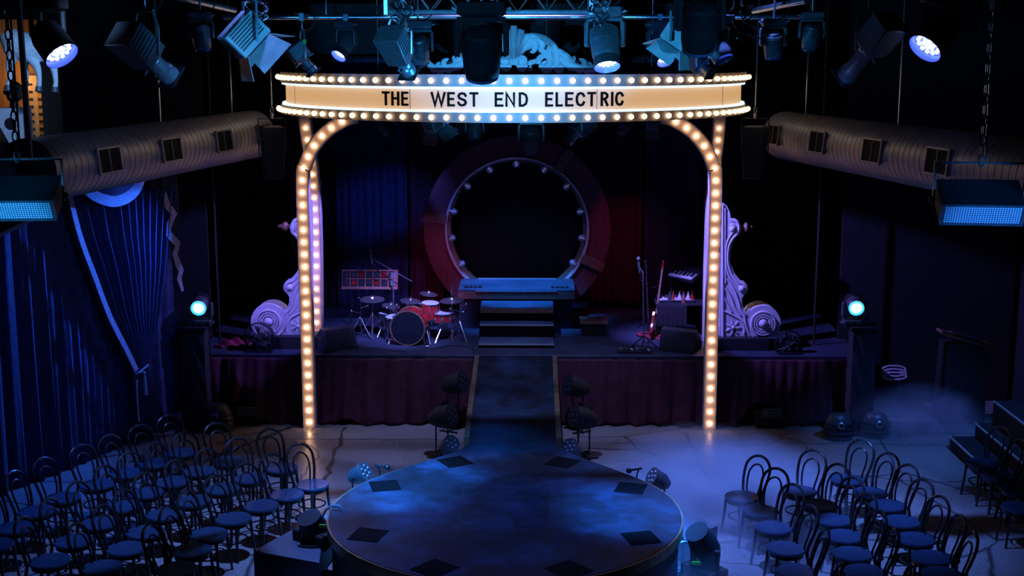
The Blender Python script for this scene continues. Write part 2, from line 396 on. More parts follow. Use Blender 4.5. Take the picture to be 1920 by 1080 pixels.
# ------------------------------------------------------------------ stage, portal platform, steps, ramp, thrust
TZ, SZ = .70, 1.05
t = thing('stage_platform', 'long raised dark blue stage behind the lit archway', 'stage', (0, 21.5, 0))
MB().box((.2, 22.2, SZ - .03), (10.6, 5.4, .06)).build('deck', M_STAGE, t, bevel=.01, loc=(0, 0, 0)).location = (0, -21.5, 0)
MB().box((.2, 22.25, (SZ - .06) / 2), (10.4, 5.2, SZ - .06)).build('base', M_MATTE, t, smooth=False).location = (0, -21.5, 0)

def cloth(name, pts, z1, hem, mtl, label, cat, group=None, folds=.05, per=.22, lean=.0, top=None, parent=None, nz=26, seed=1):
    """a gathered cloth hanging along a ground line; hem and top are functions of u giving heights"""
    rs = random.Random(seed); P = [Vector((p[0], p[1], 0)) for p in pts]
    seg = [(P[i + 1] - P[i]).length for i in range(len(P) - 1)]; Ltot = sum(seg)
    ph = [rs.uniform(0, 6.28) for _ in range(5)]
    def base(u):
        d = u * Ltot; i = 0
        while i < len(seg) - 1 and d > seg[i]: d -= seg[i]; i += 1
        tt = (P[i + 1] - P[i]).normalized(); return P[i] + tt * d, Vector((tt.y, -tt.x, 0))
    def fn(u, v):
        b, n = base(u); zt = top(u) if top else z1; zb = hem(u); z = zt + (zb - zt) * v
        x = u * Ltot
        f = math.sin(2 * PI * x / per + ph[0] + .8 * math.sin(x * 2.1 + ph[1])) * (.55 + .45 * math.sin(x * 1.7 + ph[2])) + .35 * math.sin(2 * PI * x / per * 2.1 + ph[3] + v * 1.2)
        f += .4 * v * math.sin(x * 3.1 + 2.2 * v + ph[4])
        q = b + n * (folds * f * (.45 + .55 * v) + lean * v); return (q.x, q.y, z)
    o = MB().grid(fn, int(Ltot / per * 9), nz).build(name, mtl, parent, solid=.008)
    if label: tag(o, label, cat, group)
    return o
# burgundy skirts, lifted where the vents stand
def hemf(holes, low=.02):
    def h(u):
        z = low + .02 * math.sin(u * 40)
        for (c, wd, up) in holes:
            d = abs(u - c) / wd
            if d < 1: z = max(z, up * (1 - d ** 2))
        return z
    return h
cloth('stage_skirt', [(-4.75, 19.38), (-2.9, 19.34), (-.62, 19.36)], SZ - .02, hemf([(.13, .09, .42), (.52, .05, .1)]), M_BURG, 'burgundy velvet skirt on the stage front, drums above it', 'stage skirt', 'burgundy stage skirts', .055, .36, .16, seed=3)
cloth('stage_skirt', [(.68, 19.36), (3.0, 19.34), (5.2, 19.38)], SZ - .02, hemf([(.70, .08, .40), (.9, .05, .06)]), M_BURG, 'burgundy velvet skirt on the stage front, keyboards above it', 'stage skirt', 'burgundy stage skirts', .055, .36, .16, seed=5)
for (x, y, lab) in ((-4.12, 19.30, 'small grey louvred speaker box under the lifted skirt, near the lit left post'), (3.98, 19.32, 'small grey louvred speaker box under the lifted skirt, near the lit right post')):
    v = thing('speaker_box', lab, 'speaker', (x, y - .12, 0), 0, 'louvred boxes under the stage skirts')
    MB().box((0, 0, .16), (.46, .22, .20)).build('cabinet', M_MATTE, v, bevel=.01)
    lv = MB()
    for i in range(5): lv.box((0, -.118, .19 + .03 * i), (.30, .015, .016))
    lv.build('louvre', M_GREY, v, smooth=False)
    for s in (-.17, .17): MB().sphere((s, -.02, .04), .04).build('caster', M_BLACK, v)

# platform under the portal
PX0, PX1, PF, PB, PZ = -.97, 1.02, 21.4, 22.49, 1.74
t = thing('portal_platform', 'blue lit platform with timber fascia under the round portal', 'platform', (0, PF, SZ))
def loc(o, r): o.location = o.location - Vector(r.location); return o
loc(MB().box(((PX0 + PX1) / 2, (PF + PB) / 2, PZ - .015), (PX1 - PX0, PB - PF, .03)).build('top', M_STEPTOP, t, smooth=False), t)
loc(MB().box(((PX0 + PX1) / 2, PF + .03, PZ - .10), (PX1 - PX0, .06, .13)).build('fascia', M_BLOCK, t, bevel=.006), t)
loc(MB().box(((PX0 + PX1) / 2, PF - .004, PZ - .022), (PX1 - PX0 - .6, .01, .018)).build('edge_strip', M_NOSE, t, smooth=False), t)
loc(MB().box(((PX0 + PX1) / 2, PB - .03, PZ + .008), (PX1 - PX0 - .6, .03, .015)).build('edge_strip', M_NOSE, t, smooth=False), t)
loc(MB().box(((PX0 + PX1) / 2, (PF + PB) / 2 + .05, (PZ - .1 + SZ) / 2), (PX1 - PX0 - .1, PB - PF - .06, PZ - .1 - SZ)).build('base', M_STAGE, t, smooth=False), t)
for cx in (PX0 + .25, PX1 - .25):
    g = MB()
    for j in range(4):
        for i in range(5): g.box((cx - .12 + .08 * j, PF + .16 + i * .035, PZ + .004), (.065, .016, .008))
    loc(g.build('vent', M_MATTE, t, smooth=False), t)
# steps
t = thing('stage_steps', 'three dark steps with bright edges climbing to the platform', 'steps', (0, 20.0, SZ))
for i, (yf, yb, z, nose) in enumerate(((20.0, 20.5, 1.12, 1), (20.5, 20.78, 1.33, 1), (20.78, 21.4, 1.55, 0))):
    loc(MB().box((.04, (yf + yb) / 2 + (.0 if i == 2 else .1), (z + SZ) / 2 - .015), (1.20, yb - yf + (0 if i == 2 else .2), z - SZ - .03)).build('riser', M_DULL, t, smooth=False), t)
    loc(MB().box((.04, (yf + yb) / 2, z - .015), (1.21, yb - yf, .03)).build('tread', M_STEPTOP, t, smooth=False), t)
    if nose: loc(MB().box((.04, yf - .005, z - .01), (1.21, .014, .022)).build('nosing', M_NOSE, t, smooth=False), t)
    else: loc(MB().box((.04, yf - .008, z - .05), (1.21, .016, .07)).build('nosing', M_BLOCK, t, smooth=False), t)
t = thing('side_step', 'small dark wooden step beside the platform, toward the keyboards', 'step', (1.33, 21.0, SZ))
MB().box((0, .15, .10), (.42, .5, .20)).build('base', M_MATTE, t, smooth=False); MB().box((0, .15, .215), (.46, .54, .03)).build('tread', M_BLOCK, t, bevel=.005)

# ramp
t = thing('ramp_walkway', 'sloping painted walkway from the stage steps to the round stage', 'ramp', (0, 18, 0))
r0, r1 = Vector((0, 16.0, TZ)), Vector((0, 19.485, SZ))
mb = MB(); x0, x1 = -.53, .61
mb.add([(x0, r0.y, 0), (x1, r0.y, 0), (x1, r1.y, 0), (x0, r1.y, 0), (x0, r0.y, r0.z), (x1, r0.y, r0.z), (x1, r1.y, r1.z), (x0, r1.y, r1.z)],
       [(0, 3, 2, 1), (4, 5, 6, 7), (0, 1, 5, 4), (1, 2, 6, 5), (2, 3, 7, 6), (3, 0, 4, 7)])
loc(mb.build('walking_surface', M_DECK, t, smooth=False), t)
for xx in (x0 - .035, x1 + .035):
    mb = MB(); y0, y1 = 16.15, 19.40; zz = lambda y: TZ + (y - 16) / 3.485 * (SZ - TZ)
    mb.add([(xx - .035, y0, zz(y0) - .25), (xx + .035, y0, zz(y0) - .25), (xx + .035, y1, zz(y1) - .25), (xx - .035, y1, zz(y1) - .25),
            (xx - .035, y0, zz(y0) + .03), (xx + .035, y0, zz(y0) + .03), (xx + .035, y1, zz(y1) + .03), (xx - .035, y1, zz(y1) + .03)],
           [(0, 3, 2, 1), (4, 5, 6, 7), (0, 1, 5, 4), (1, 2, 6, 5), (2, 3, 7, 6), (3, 0, 4, 7)])
    loc(mb.build('side_rail', M_BRASS, t, smooth=False), t)

# thrust: round platform with a flared neck
CY, CR = 13.5, 1.96
t = thing('round_stage', 'round blue painted thrust stage ringed by chairs', 'stage', (0, CY, 0))
def outline(r, ex=0):
    a0 = math.radians(54); pts = []
    for i in range(97):
        a = PI / 2 + a0 + (2 * PI - 2 * a0) * i / 96
        pts.append((r * math.cos(a), CY + r * math.sin(a)))
    # right flare up to the ramp, then down the left one
    a = PI / 2 - a0; s = Vector((r * math.cos(a), CY + r * math.sin(a), 0)); tg = Vector((-math.sin(a), math.cos(a), 0))
    e = Vector((.61 + ex, 16.0, 0)); right = bez(s, s + tg * .75, e - Vector((-.10, .42, 0)), e, 12)[1:]
    s2 = Vector((-s.x, s.y, 0)); e2 = Vector((-.53 - ex, 16.0, 0)); left = bez(e2, e2 - Vector((.10, .42, 0)), s2 + Vector((-tg.x, tg.y, 0)) * .75, s2, 12)[:-1]
    return pts + [(p.x, p.y) for p in right] + [(p.x, p.y) for p in left]
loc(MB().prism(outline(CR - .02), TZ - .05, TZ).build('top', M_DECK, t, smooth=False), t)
loc(MB().prism(outline(CR), TZ - .12, TZ - .006).build('edge_band', M_BRASS, t, ang=50), t)
loc(MB().prism(outline(CR - .05), 0, TZ - .1).build('skirt', M_STAGE, t, ang=50), t)
for (x, y, a) in ((-1.43, 14.34, 15), (-.66, 15.25, 30), (.67, 15.25, -30), (1.45, 14.30, -15), (-1.43, 12.78, -15), (1.44, 12.74, 15), (-.66, 11.9, -40), (.66, 11.89, 40)):
    R = Matrix.Translation((x, y, TZ)) @ Matrix.Rotation(math.radians(a) , 4, 'Z'); g = MB(R)
    g.box((0, 0, .001), (.34, .36, .006))
    for i in range(9): g.box((0, -.16 + i * .04, .006), (.33, .014, .008))
    loc(g.build('floor_grate', M_GRATE, t, smooth=False), t)
for (x, y, dx, dy) in ((.50, 13.55, .010, 1.45), (-.50, 13.55, .010, 1.45), (0, 12.82, 1.0, .010), (0, 14.28, 1.0, .010), (0.04, 15.98, 1.1, .008)):
    loc(MB().box((x, y, TZ + .0005), (dx, dy, .002)).build('seam', M_MATTE, t, smooth=False), t)

# plinths beside the thrust, lamps on and round it
def plinth(P, zt, label):
    t = tag(MB().prism([(p[0], p[1]) for p in P], 0, zt).build('plinth', M_PLUM, None, bevel=.008), label, 'plinth', 'plinths beside the round stage'); return t
plinth([(-2.72, 13.07), (-1.95, 12.76), (-2.0, 13.2), (-2.01, 13.6), (-1.94, 14.05), (-2.15, 14.25)], .40, 'dark blue box plinth left of the round stage')
plinth([(2.44, 14.06), (1.90, 14.78), (1.66, 14.64), (1.89, 14.22), (2.0, 13.75), (2.0, 13.62)], .34, 'dark blue box plinth right of the round stage')

# ------------------------------------------------------------------ marquee sign
YC, MR = 19.6, 3.47
t = thing('marquee_sign', 'curved theatre marquee reading THE WEST END ELECTRIC with two bulb rows', 'sign', (0, YC, 4.83))
def ringband(prof, a0, a1, n):
    """prof: closed list of (radius, z); swept round the sign's centre, angle 0 at the front"""
    vs = []; fs = []; m = len(prof)
    for i in range(n + 1):
        a = a0 + (a1 - a0) * i / n
        for (r, z) in prof: vs.append((r * math.sin(a), -r * math.cos(a), z - 4.83))
    for i in range(n):
        for k in range(m):
            l = (k + 1) % m; fs.append((i * m + k, i * m + l, (i + 1) * m + l, (i + 1) * m + k))
    fs += [tuple(range(m))[::-1], tuple(n * m + k for k in range(m))]
    return MB().add(vs, fs)
A = math.radians(104)
rect = lambda r0, r1, z0, z1: [(r0, z0), (r1, z0), (r1, z1), (r0, z1)]
ringband(rect(3.34, MR, 5.285, 5.435), -A, A, 90).build('upper_band', M_WHITE, t)
ringband(rect(3.34, MR, 4.84, 4.965), -A, A, 90).build('lower_band', M_WHITE, t)
ringband(rect(3.34, 3.395, 4.96, 5.29), -A, A, 90).build('sign_panel', M_PANEL, t)
ringband(rect(3.395, 3.45, 5.255, 5.285), -A, A, 90).build('light_tube', M_NEON, t)
ringband(rect(3.395, 3.45, 4.965, 4.993), -A, A, 90).build('light_tube', M_NEON, t)
ringband(rect(3.30, 3.335, 4.84, 5.43), -A, A, 90).build('glow_blocker', M_DULL, t)  # unseen backing added to keep the panel's glow off the crest
ringband(rect(2.9, 3.30, 4.86, 4.90), -A, A, 60).build('canopy_underside', M_MATTE, t)
MB().box((0, .84, .06), (6.4, .2, .12)).build('cross_beam', M_MATTE, t)
MB().box((0, -.52, .01), (5.9, .14, .10)).build('cross_beam', M_MATTE, t)
def proj(p):
    q = RM.transposed() @ (Vector(p) - CAM); return 960 + F * q.x / -q.z, 540 - F * q.y / -q.z
def phi_of(px, R, z=5.13):
    lo, hi = -1.35, 1.35
    for _ in range(40):
        m = (lo + hi) / 2
        if proj((R * math.sin(m), YC - R * math.cos(m), z))[0] < px: lo = m
        else: hi = m
    return (lo + hi) / 2
for px in (553, 769, 1119, 1355):
    a = phi_of(px, 3.395); M = frame((3.396 * math.sin(a), -3.396 * math.cos(a), .295), (math.sin(a), -math.cos(a), 0), (math.cos(a), math.sin(a), 0))
    MB(M).box((0, 0, 0), (.008, .26, .004)).build('panel_joint', M_FRINGE, t, smooth=False)
def strokes(ch, w):
    T = .0
    def arcp(cx, cy, rx, ry, a0, a1, n=10):
        return [(cx + rx * math.cos(math.radians(a0 + (a1 - a0) * i / n)), cy + ry * math.sin(math.radians(a0 + (a1 - a0) * i / n))) for i in range(n + 1)]
    h = 1
    return {
        'T': [[(0, h), (w, h)], [(w / 2, h), (w / 2, 0)]],
        'H': [[(0, 0), (0, h)], [(w, 0), (w, h)], [(0, .52), (w, .52)]],
        'E': [[(w, h), (0, h), (0, 0), (w, 0)], [(0, .52), (w * .85, .52)]],
        'W': [[(0, h), (w * .25, 0), (w * .5, h), (w * .75, 0), (w, h)]],
        'S': [arcp(w * .5, .76, w * .5, .24, 25, 180, 8) + arcp(w * .5, .26, w * .5, .26, 75, -155, 12)[0:] if False else
              [(w * .96, .80), (w * .82, .95), (w * .5, 1.0), (w * .18, .94), (w * .03, .77), (w * .14, .60), (w * .5, .51), (w * .86, .41), (w * .98, .24), (w * .82, .06), (w * .5, 0), (w * .16, .06), (w * .02, .22)]],
        'N': [[(0, 0), (0, h), (w, 0), (w, h)]],
        'D': [[(0, 0), (0, h), (w * .45, h), (w * .85, .86), (w, .6), (w, .4), (w * .85, .14), (w * .45, 0), (0, 0)]],
        'L': [[(0, h), (0, 0), (w, 0)]],
        'C': [[(w * .97, .78), (w * .8, .95), (w * .5, 1), (w * .18, .91), (w * .02, .66), (w * .02, .34), (w * .18, .09), (w * .5, 0), (w * .8, .05), (w * .97, .24)]],
        'R': [[(0, 0), (0, h), (w * .6, h), (w * .95, .87), (w * .97, .68), (w * .6, .50), (0, .50)], [(w * .5, .50), (w, 0)]],
        'I': [[(0, 0), (0, h)]],
    }[ch]
def letter(ch, w, T, M):
    mb = MB(M)
    for pl in strokes(ch, w):
        P = [Vector((p[0], p[1], 0)) for p in pl]; closed = (P[0] - P[-1]).length < 1e-6
        if closed: P = P[:-1]
        n = len(P); Lf = []; Rt = []
        for i in range(n):
            a = P[(i - 1) % n] if closed or i else None; b = P[(i + 1) % n] if closed or i < n - 1 else None
            d0 = (P[i] - a).normalized() if a else (b - P[i]).normalized(); d1 = (b - P[i]).normalized() if b else d0
            n0 = Vector((-d0.y, d0.x, 0)); n1 = Vector((-d1.y, d1.x, 0)); m = n0 + n1
            if m.length < .3: m = n1
            m = m.normalized(); s = T / 2 / max(.42, m.dot(n1))
            ext = Vector()
            if not closed and i == 0: ext = -d1 * T / 2 * .98
            if not closed and i == n - 1: ext = d0 * T / 2 * .98
            Lf.append(P[i] + m * s + ext); Rt.append(P[i] - m * s + ext)
        vs = []; fs = []; N = n
        for z in (0, .018):
            vs += [(p.x, p.y, z) for p in Lf] + [(p.x, p.y, z) for p in Rt]
        for i in range(n if closed else n - 1):
            j = (i + 1) % n
            fs += [(2 * N + j, 2 * N + i, 3 * N + i, 3 * N + j), (i, 2 * N + i, 2 * N + j, j), (N + j, 3 * N + j, 3 * N + i, N + i), (i, j, N + j, N + i)]
        if not closed: fs += [(0, N, 3 * N, 2 * N), (n - 1, 2 * N + n - 1, 3 * N + n - 1, N + n - 1)]
        mb.add(vs, fs)
    return mb
LET = [('T', 717, 731), ('H', 734.5, 749), ('E', 753, 766), ('W', 808, 836), ('E', 838.8, 853), ('S', 857.5, 876), ('T', 880.5, 897),
       ('E', 927.5, 944), ('N', 947.5, 966), ('D', 972.5, 990), ('E', 1022, 1037), ('L', 1041.5, 1055), ('E', 1059.5, 1075), ('C', 1079, 1097),
       ('T', 1101, 1117), ('R', 1126, 1140.5), ('I', 1146, 1149), ('C', 1153, 1169)]
LH = .181; LT = .0295
for ch, xa, xb in LET:
    a0, a1 = phi_of(xa, 3.4), phi_of(xb, 3.4); a = (a0 + a1) / 2; wd = (a1 - a0) * 3.4
    M = frame((3.397 * math.sin(a), -3.397 * math.cos(a), 0), (math.sin(a), -math.cos(a), 0), (math.cos(a), math.sin(a), 0))
    hh = LH - LT; M = M @ Matrix.Translation((-wd / 2 + LT / 2 if ch != 'I' else 0, .207 + LT / 2, 0)) @ Matrix.Diagonal((hh, hh, 1, 1))
    ww = max(0, wd - LT) / hh
    letter(ch, ww, LT / hh, M).build('letter', M_LETTER, t, smooth=False)
def bulbmesh(r, h):
    return MB().lathe([(.018, -h), (.02, -h * .5), (r * .75, -r * .6), (r, 0), (r * .85, r * .55), (r * .45, r * .92), (.0001, r * 1.02)], 14)
b0 = bulbmesh(.037, .035).build('bulb', M_BULB, t); first = True
for z in (5.36 - 4.83, 4.902 - 4.83):
    for n in range(-25, 25):
        a = (n + (.0 if n else 0)) * .198 / MR + .0
        if n < 0 and False: pass
        o = b0 if first else b0.copy()
        if not first: COL.objects.link(o); o.parent = t
        first = False
        o.matrix_local = frame((3.505 * math.sin(a), -3.505 * math.cos(a), z), (math.sin(a), -math.cos(a), 0))

# ------------------------------------------------------------------ bulb lined posts
def post(path, Y, depth, width, label, gap, r=.028, base=True):
    P = [Vector((p[0], 0, p[2])) for p in path]
    t = thing('archway_post', label, 'post', (P[0].x, Y, P[0].z), 0, 'bulb lined posts under the marquee')
    P = [p - Vector((t.location.x, 0, t.location.z)) for p in P]
    N = []
    for i in range(len(P)):
        d = (P[min(i + 1, len(P) - 1)] - P[max(i - 1, 0)]).normalized(); N.append(Vector((d.z, 0, -d.x)))
    MB().sweep(P, N, width, 0, depth).build('column', M_STRIP, t, ang=50)
    MB().sweep(P, N, width * .72, -.012, 0.001).build('bulb_strip', M_STRIP, t, ang=50)
    for s in (-1, 1):
        MB().sweep([p + n * s * width * .43 for p, n in zip(P, N)], N, width * .07, -.022, .001).build('edge_trim', M_TRIMW, t, ang=50)
    seg = [(P[i + 1] - P[i]).length for i in range(len(P) - 1)]; tot = sum(seg); d = gap * .55; b = None
    while d < tot - gap * .3:
        e = d; i = 0
        while i < len(seg) - 1 and e > seg[i]: e -= seg[i]; i += 1
        p = P[i] + (P[i + 1] - P[i]).normalized() * e
        if b is None: b = bulbmesh(r, .03).build('bulb', M_BULB2, t); o = b
        else: o = b.copy(); COL.objects.link(o); o.parent = t
        o.matrix_local = frame((p.x, -.036, p.z), (0, -1, 0)); d += gap
    return t
def postpath(px, Y, n=9):
    return smoothpath([at(x, y, Y) for x, y in px], n)
post([at(580.5, 803, 19.03)] + postpath([(573.5, 560), (567, 345), (572, 310), (587, 276), (612, 247), (645, 226), (668, 219)], 19.03), 19.03, .10, .20, 'front left archway post of glowing bulbs curving in under the sign', .187)
post([at(1330, 806, 19.03)] + postpath([(1336, 560), (1342, 345), (1337, 310), (1322, 276), (1297, 247), (1264, 226), (1241, 219)], 19.03), 19.03, .10, .20, 'front right archway post of glowing bulbs curving in under the sign', .187)
post([at(594, 637, 20.5)] + postpath([(593, 500), (590, 385), (584, 310), (575, 255), (570, 212)], 20.5), 20.5, .12, .20, 'rear left archway post on the stage, showing behind the front left one', .187, .022)
post([at(1329, 640, 20.5)] + postpath([(1332, 500), (1336, 385), (1341, 310), (1347, 255), (1350, 212)], 20.5), 20.5, .12, .20, 'rear right archway post on the stage, mostly behind the front right one', .187, .022)

# ------------------------------------------------------------------ round portal
RC = Vector((.02, 22.55, 2.62)); RO, RI = 1.66, 1.245
t = thing('round_portal', 'big oxblood timber ring portal set with clear globe bulbs', 'portal', (RC.x, RC.y, SZ))
cz = RC.z - SZ
def annulus(r0, r1, y0, y1, a0, a1, n, cut=None):
    vs = []; fs = []
    for i in range(n + 1):
        a = a0 + (a1 - a0) * i / n
        for (r, y) in ((r0, y0), (r1, y0), (r1, y1), (r0, y1)):
            vs.append((r * math.cos(a), y, max(0.0, cz + r * math.sin(a))))
    for i in range(n):
        for k in range(4):
            l = (k + 1) % 4; fs.append((i * 4 + k, i * 4 + l, (i + 1) * 4 + l, (i + 1) * 4 + k))
    fs += [(0, 1, 2, 3), tuple(n * 4 + k for k in (3, 2, 1, 0))]
    return MB().add(vs, fs)
a0, a1 = math.radians(-66), math.radians(246)
annulus(RI + .03, RO, 0, .16, a0, a1, 96).build('ring', M_RINGWOOD, t)
annulus(RI, RI + .035, -.05, .30, a0, a1, 96).build('edge_band', M_TRIMW, t)
annulus(RI - .06, RI + .005, .12, .34, a0, a1, 96).build('inner_lining', M_BLOCK, t)
for deg, ww in ((172, .17), (56, .17), (-24, .17)):
    a = math.radians(deg); M = frame((0, -.015, cz), (0, -1, 0), (math.cos(a), 0, math.sin(a)))
    MB(M).box(((RI + RO) / 2 + .02, 0, .02), (RO - RI + .02, ww, .05)).build('timber_block', M_BLOCK, t, bevel=.006)
b = None
for px, py in ((868, 493), (850, 446), (851, 397), (877, 350), (919, 320), (968, 311), (1020, 320), (1062, 350), (1088, 397), (1089, 446), (1075, 493)):
    p = at(px, py, RC.y - .02) - Vector((RC.x, RC.y, SZ)); d = Vector((p.x, 0, p.z - cz)).normalized()
    q = Vector((0, -.02, cz)) + d * (RI - .085)
    if b is None:
        b = MB().sphere((0, 0, 0), .062, 16, 10).build('globe_bulb', M_GLASS, t); o = b
        MB().tube([(0, 0, -.03), (0.01, 0, .005), (-.01, 0, .02), (0, 0, .05)], .006, 5).build('filament', mat('warm filament', (.8, .5, .3), .4, 0, .1, 9, 0, (1, .62, .4), .7), o)
        MB().lathe([(.026, .05), (.028, .075), (.024, .10)], 12).build('socket', M_CHROME, o); ch = kids(b)
    else:
        o = b.copy(); COL.objects.link(o); o.parent = t
        for c in ch: cc = c.copy(); COL.objects.link(cc); cc.parent = o
    o.matrix_local = frame(q, d)

# ------------------------------------------------------------------ drapes behind
zt = 5.6
for (xa, xb, m_, lab, sd) in ((-5.6, -3.35, M_BLKCLOTH, 'black pleated leg drape far left behind the purple scroll', 11), (-3.3, -2.0, M_NAVY, 'navy pleated drape behind the drum kit', 12),
                              (-1.96, -1.35, M_BURG, 'narrow burgundy drape between navy drape and portal, drum side', 13), (1.35, 2.3, M_BURG, 'burgundy drape right of the portal behind the microphones', 14),
                              (2.34, 3.5, M_NAVY, 'dark navy drape behind the keyboards', 15), (3.55, 5.7, M_BLKCLOTH, 'black pleated leg drape far right behind the shadowed scroll', 16)):
    cloth('stage_drape', [(xa, 23.3), (xb, 23.3)], zt, lambda u: SZ + .01, m_, lab, 'curtain', 'drapes across the back of the stage', .06, .3, 0, seed=sd)
tag(MB().grid(lambda u, v: (-1.6 + 3.2 * u, 23.9 + .02 * math.sin(u * 60), SZ + .01 + 4.4 * v), 90, 4).build('backcloth', M_BLKCLOTH, solid=.006), 'black backcloth seen through the round portal', 'curtain')
tag(MB().tube([(-5.75, 23.3, 5.62), (5.8, 23.3, 5.62)], .03, 8).build('curtain_rail', M_BLACK), 'black pipe carrying the drapes along the stage back', 'curtain rail')

# ------------------------------------------------------------------ bentwood chairs
def make_chair():
    t = thing('bentwood_chair', 'prototype', 'chair', (0, 0, 0), 0, 'bentwood chairs')
    MB().lathe([(.0001, .425), (.15, .425), (.205, .432), (.212, .445), (.205, .460), (.18, .456), (.0001, .452)], 28).build('seat', M_SEAT, t)
    hw = lambda z: .150 + .045 * math.sin(min(1, (z - .46) / .26) * PI / 2)
    lean = lambda z: -.165 - .14 * ((z - .46) / .44) ** 1.2
    pts = [(-.235, -.185, 0), (-.205, -.172, .22), (-.168, -.152, .44)]
    for z in (.52, .60, .68, .74): pts.append((lean(z), -hw(z), z))
    for i in range(1, 12):
        a = PI * i / 12; z = .74 + .16 * math.sin(a); pts.append((lean(z), -.195 * math.cos(a), z))
    full = pts + [(p[0], -p[1], p[2]) for p in pts[6::-1]]
    MB().tube(full, [.019] * 3 + [.017] * (len(full) - 6) + [.019] * 3, 8).build('back_frame', M_WOOD, t)
    ip = [(-.168, -.085, .44)]
    for z in (.52, .60, .67): ip.append((lean(z) + .006, -.085 - .03 * math.sin((z - .46) / .21 * PI / 2), z))
    for i in range(1, 10):
        a = PI * i / 10; z = .67 + .135 * math.sin(a); ip.append((lean(z) + .006, -.115 * math.cos(a), z))
    ip += [(p[0], -p[1], p[2]) for p in ip[3::-1]]
    MB().tube(ip, .012, 7).build('inner_hoop', M_WOOD, t)
    for s in (-1, 1):
        MB().tube([(.155, s * .115, .43), (.165, s * .125, .25), (.19, s * .145, 0)], [.019, .017, .014], 8).build('leg', M_WOOD, t)
    MB().tube([(.165 * math.cos(2 * PI * k / 24) - .012, .165 * math.sin(2 * PI * k / 24), .20) for k in range(24)], .010, 6, True).build('leg_ring', M_WOOD, t)
    MB().lathe([(.17, .385), (.188, .385), (.188, .428), (.17, .428)], 24, None, False).build('seat_apron', M_WOOD, t)
    return t
CH0 = make_chair(); used = [False]
def chair(px, py, label, group, aim=(0, 12.3), jit=6):
    p = onz(px, py, .46); p.z = 0
    d = Vector((aim[0], aim[1], 0)) - p; rz = math.atan2(d.y, d.x) + math.radians(random.uniform(-jit, jit))
    if not used[0]:
        used[0] = True; CH0.location = p; CH0.rotation_euler = (0, 0, rz); CH0['label'] = label; CH0['group'] = group; return CH0
    return dup(CH0, p, rz, label, group)
ROWS = [
    ('left', 'chairs left of the round stage', 'the row nearest the stage', [(585, 907.3), (537.7, 926), (489.3, 946.7), (437.3, 970.7), (391.7, 1000), (360, 1030.7), (331, 1065.7)]),
    ('left', 'chairs left of the round stage', 'the second row from the stage', [(528, 876), (469, 895), (417, 915), (361, 938), (308, 963), (273, 996), (236, 1027), (193, 1063)]),
    ('left', 'chairs left of the round stage', 'the third row from the stage', [(427.7, 863), (372, 882), (322, 902), (273, 923), (233, 948), (185, 980), (138, 1013), (93, 1050)]),
    ('left', 'chairs left of the round stage', 'the back row against the curtain', [(338, 847), (288, 867), (236, 886), (182, 907), (117, 932), (68, 957), (28, 988), (-12, 1020)]),
    ('right', 'chairs right of the round stage', 'the row nearest the stage', [(1391.8, 929.8), (1425.4, 956.6), (1450.6, 987.7), (1474, 1027), (1493, 1070)]),
    ('right', 'chairs right of the round stage', 'the middle row', [(1498.8, 919.4), (1537, 945.5), (1563, 973), (1584, 1003.8), (1600, 1036.8), (1622, 1070.5)]),
    ('right', 'chairs right of the round stage', 'the outer row', [(1589, 897.4), (1631.6, 922.6), (1666, 946), (1691.4, 976), (1718, 1009), (1746.5, 1043.7), (1767, 1076)]),
]
for side, grp, row, lst in ROWS:
    for i, (x, y) in enumerate(lst):
        nth = 'farthest' if i == 0 else ('nearest' if i == len(lst) - 1 else ORD[i] + ' from far end')
        chair(x, y, 'bentwood chair, %s in %s, %s bank' % (nth, row, side), grp)
# two more whose backs alone show at the lower edge
chair(1648, 1136, 'bentwood chair, only its hoop showing at lower edge, ending the middle right row', 'chairs right of the round stage')
chair(1514, 1136, 'bentwood chair, only its hoop showing at lower edge, ending the inner right row', 'chairs right of the round stage')
for i, (x, y) in enumerate([(1842, 867), (1872, 890), (1908, 915), (1912, 950)]):
    chair(x, y, 'bentwood chair in deep shadow by the right steps, %s from the far end' % ORD[i], 'shadowed chairs by the right steps', (2.5, 14.5))

# ------------------------------------------------------------------ left curtain
CA, CB = Vector((-7.55, 13.9, 0)), Vector((-5.12, 19.3, 0)); CT = (CB - CA).normalized(); CN = Vector((CT.y, -CT.x, 0))
cloth('house_curtain', [(CA.x, CA.y), (CB.x, CB.y)], 4.4, lambda u: .01, M_NAVY, 'tall navy pleated curtain along the left side wall', 'curtain', None, .075, .28, 0, seed=21, nz=14)
rows = [(350, 126, 326), (440, 150, 316), (520, 180, 306), (590, 206, 297), (650, 237, 286), (692, 259, 276), (722, 257, 284), (765, 257, 300), (806, 262, 318)]
def drape(u, v):
    k = v * (len(rows) - 1); i = min(int(k), len(rows) - 2); f = k - i
    y, a, b = [rows[i][j] * (1 - f) + rows[i + 1][j] * f for j in range(3)]
    tight = min(1, max(.12, abs(y - 700) / 200)); off = .22 + .075 * tight * math.sin(u * 2 * PI * 13 + .6 * math.sin(u * 9)) + .05 * math.sin(u * PI)
    p = onplane(a + (b - a) * u, y, CA + CN * .2, CN) + CN * (off - .2); p.z = max(p.z, .005); return tuple(p)
t = thing('tieback_drape', 'navy drape pulled aside by a tieback, grey trim down its edge', 'curtain', onplane(280, 806, CA + CN * .2, CN) * Vector((1, 1, 0)) if False else tuple(Vector(onplane(280, 806, CA + CN * .2, CN)).xy) + (0,))
loc(MB().grid(drape, 150, 56).build('drape_cloth', M_NAVY, t, solid=.008), t)
def cpt(x, y, off=.34): return onplane(x, y, CA + CN * off, CN)
ed = smoothpath([cpt(*p) for p in ((128, 350), (150, 440), (179, 520), (206, 592), (236, 652), (257, 695))], 6)
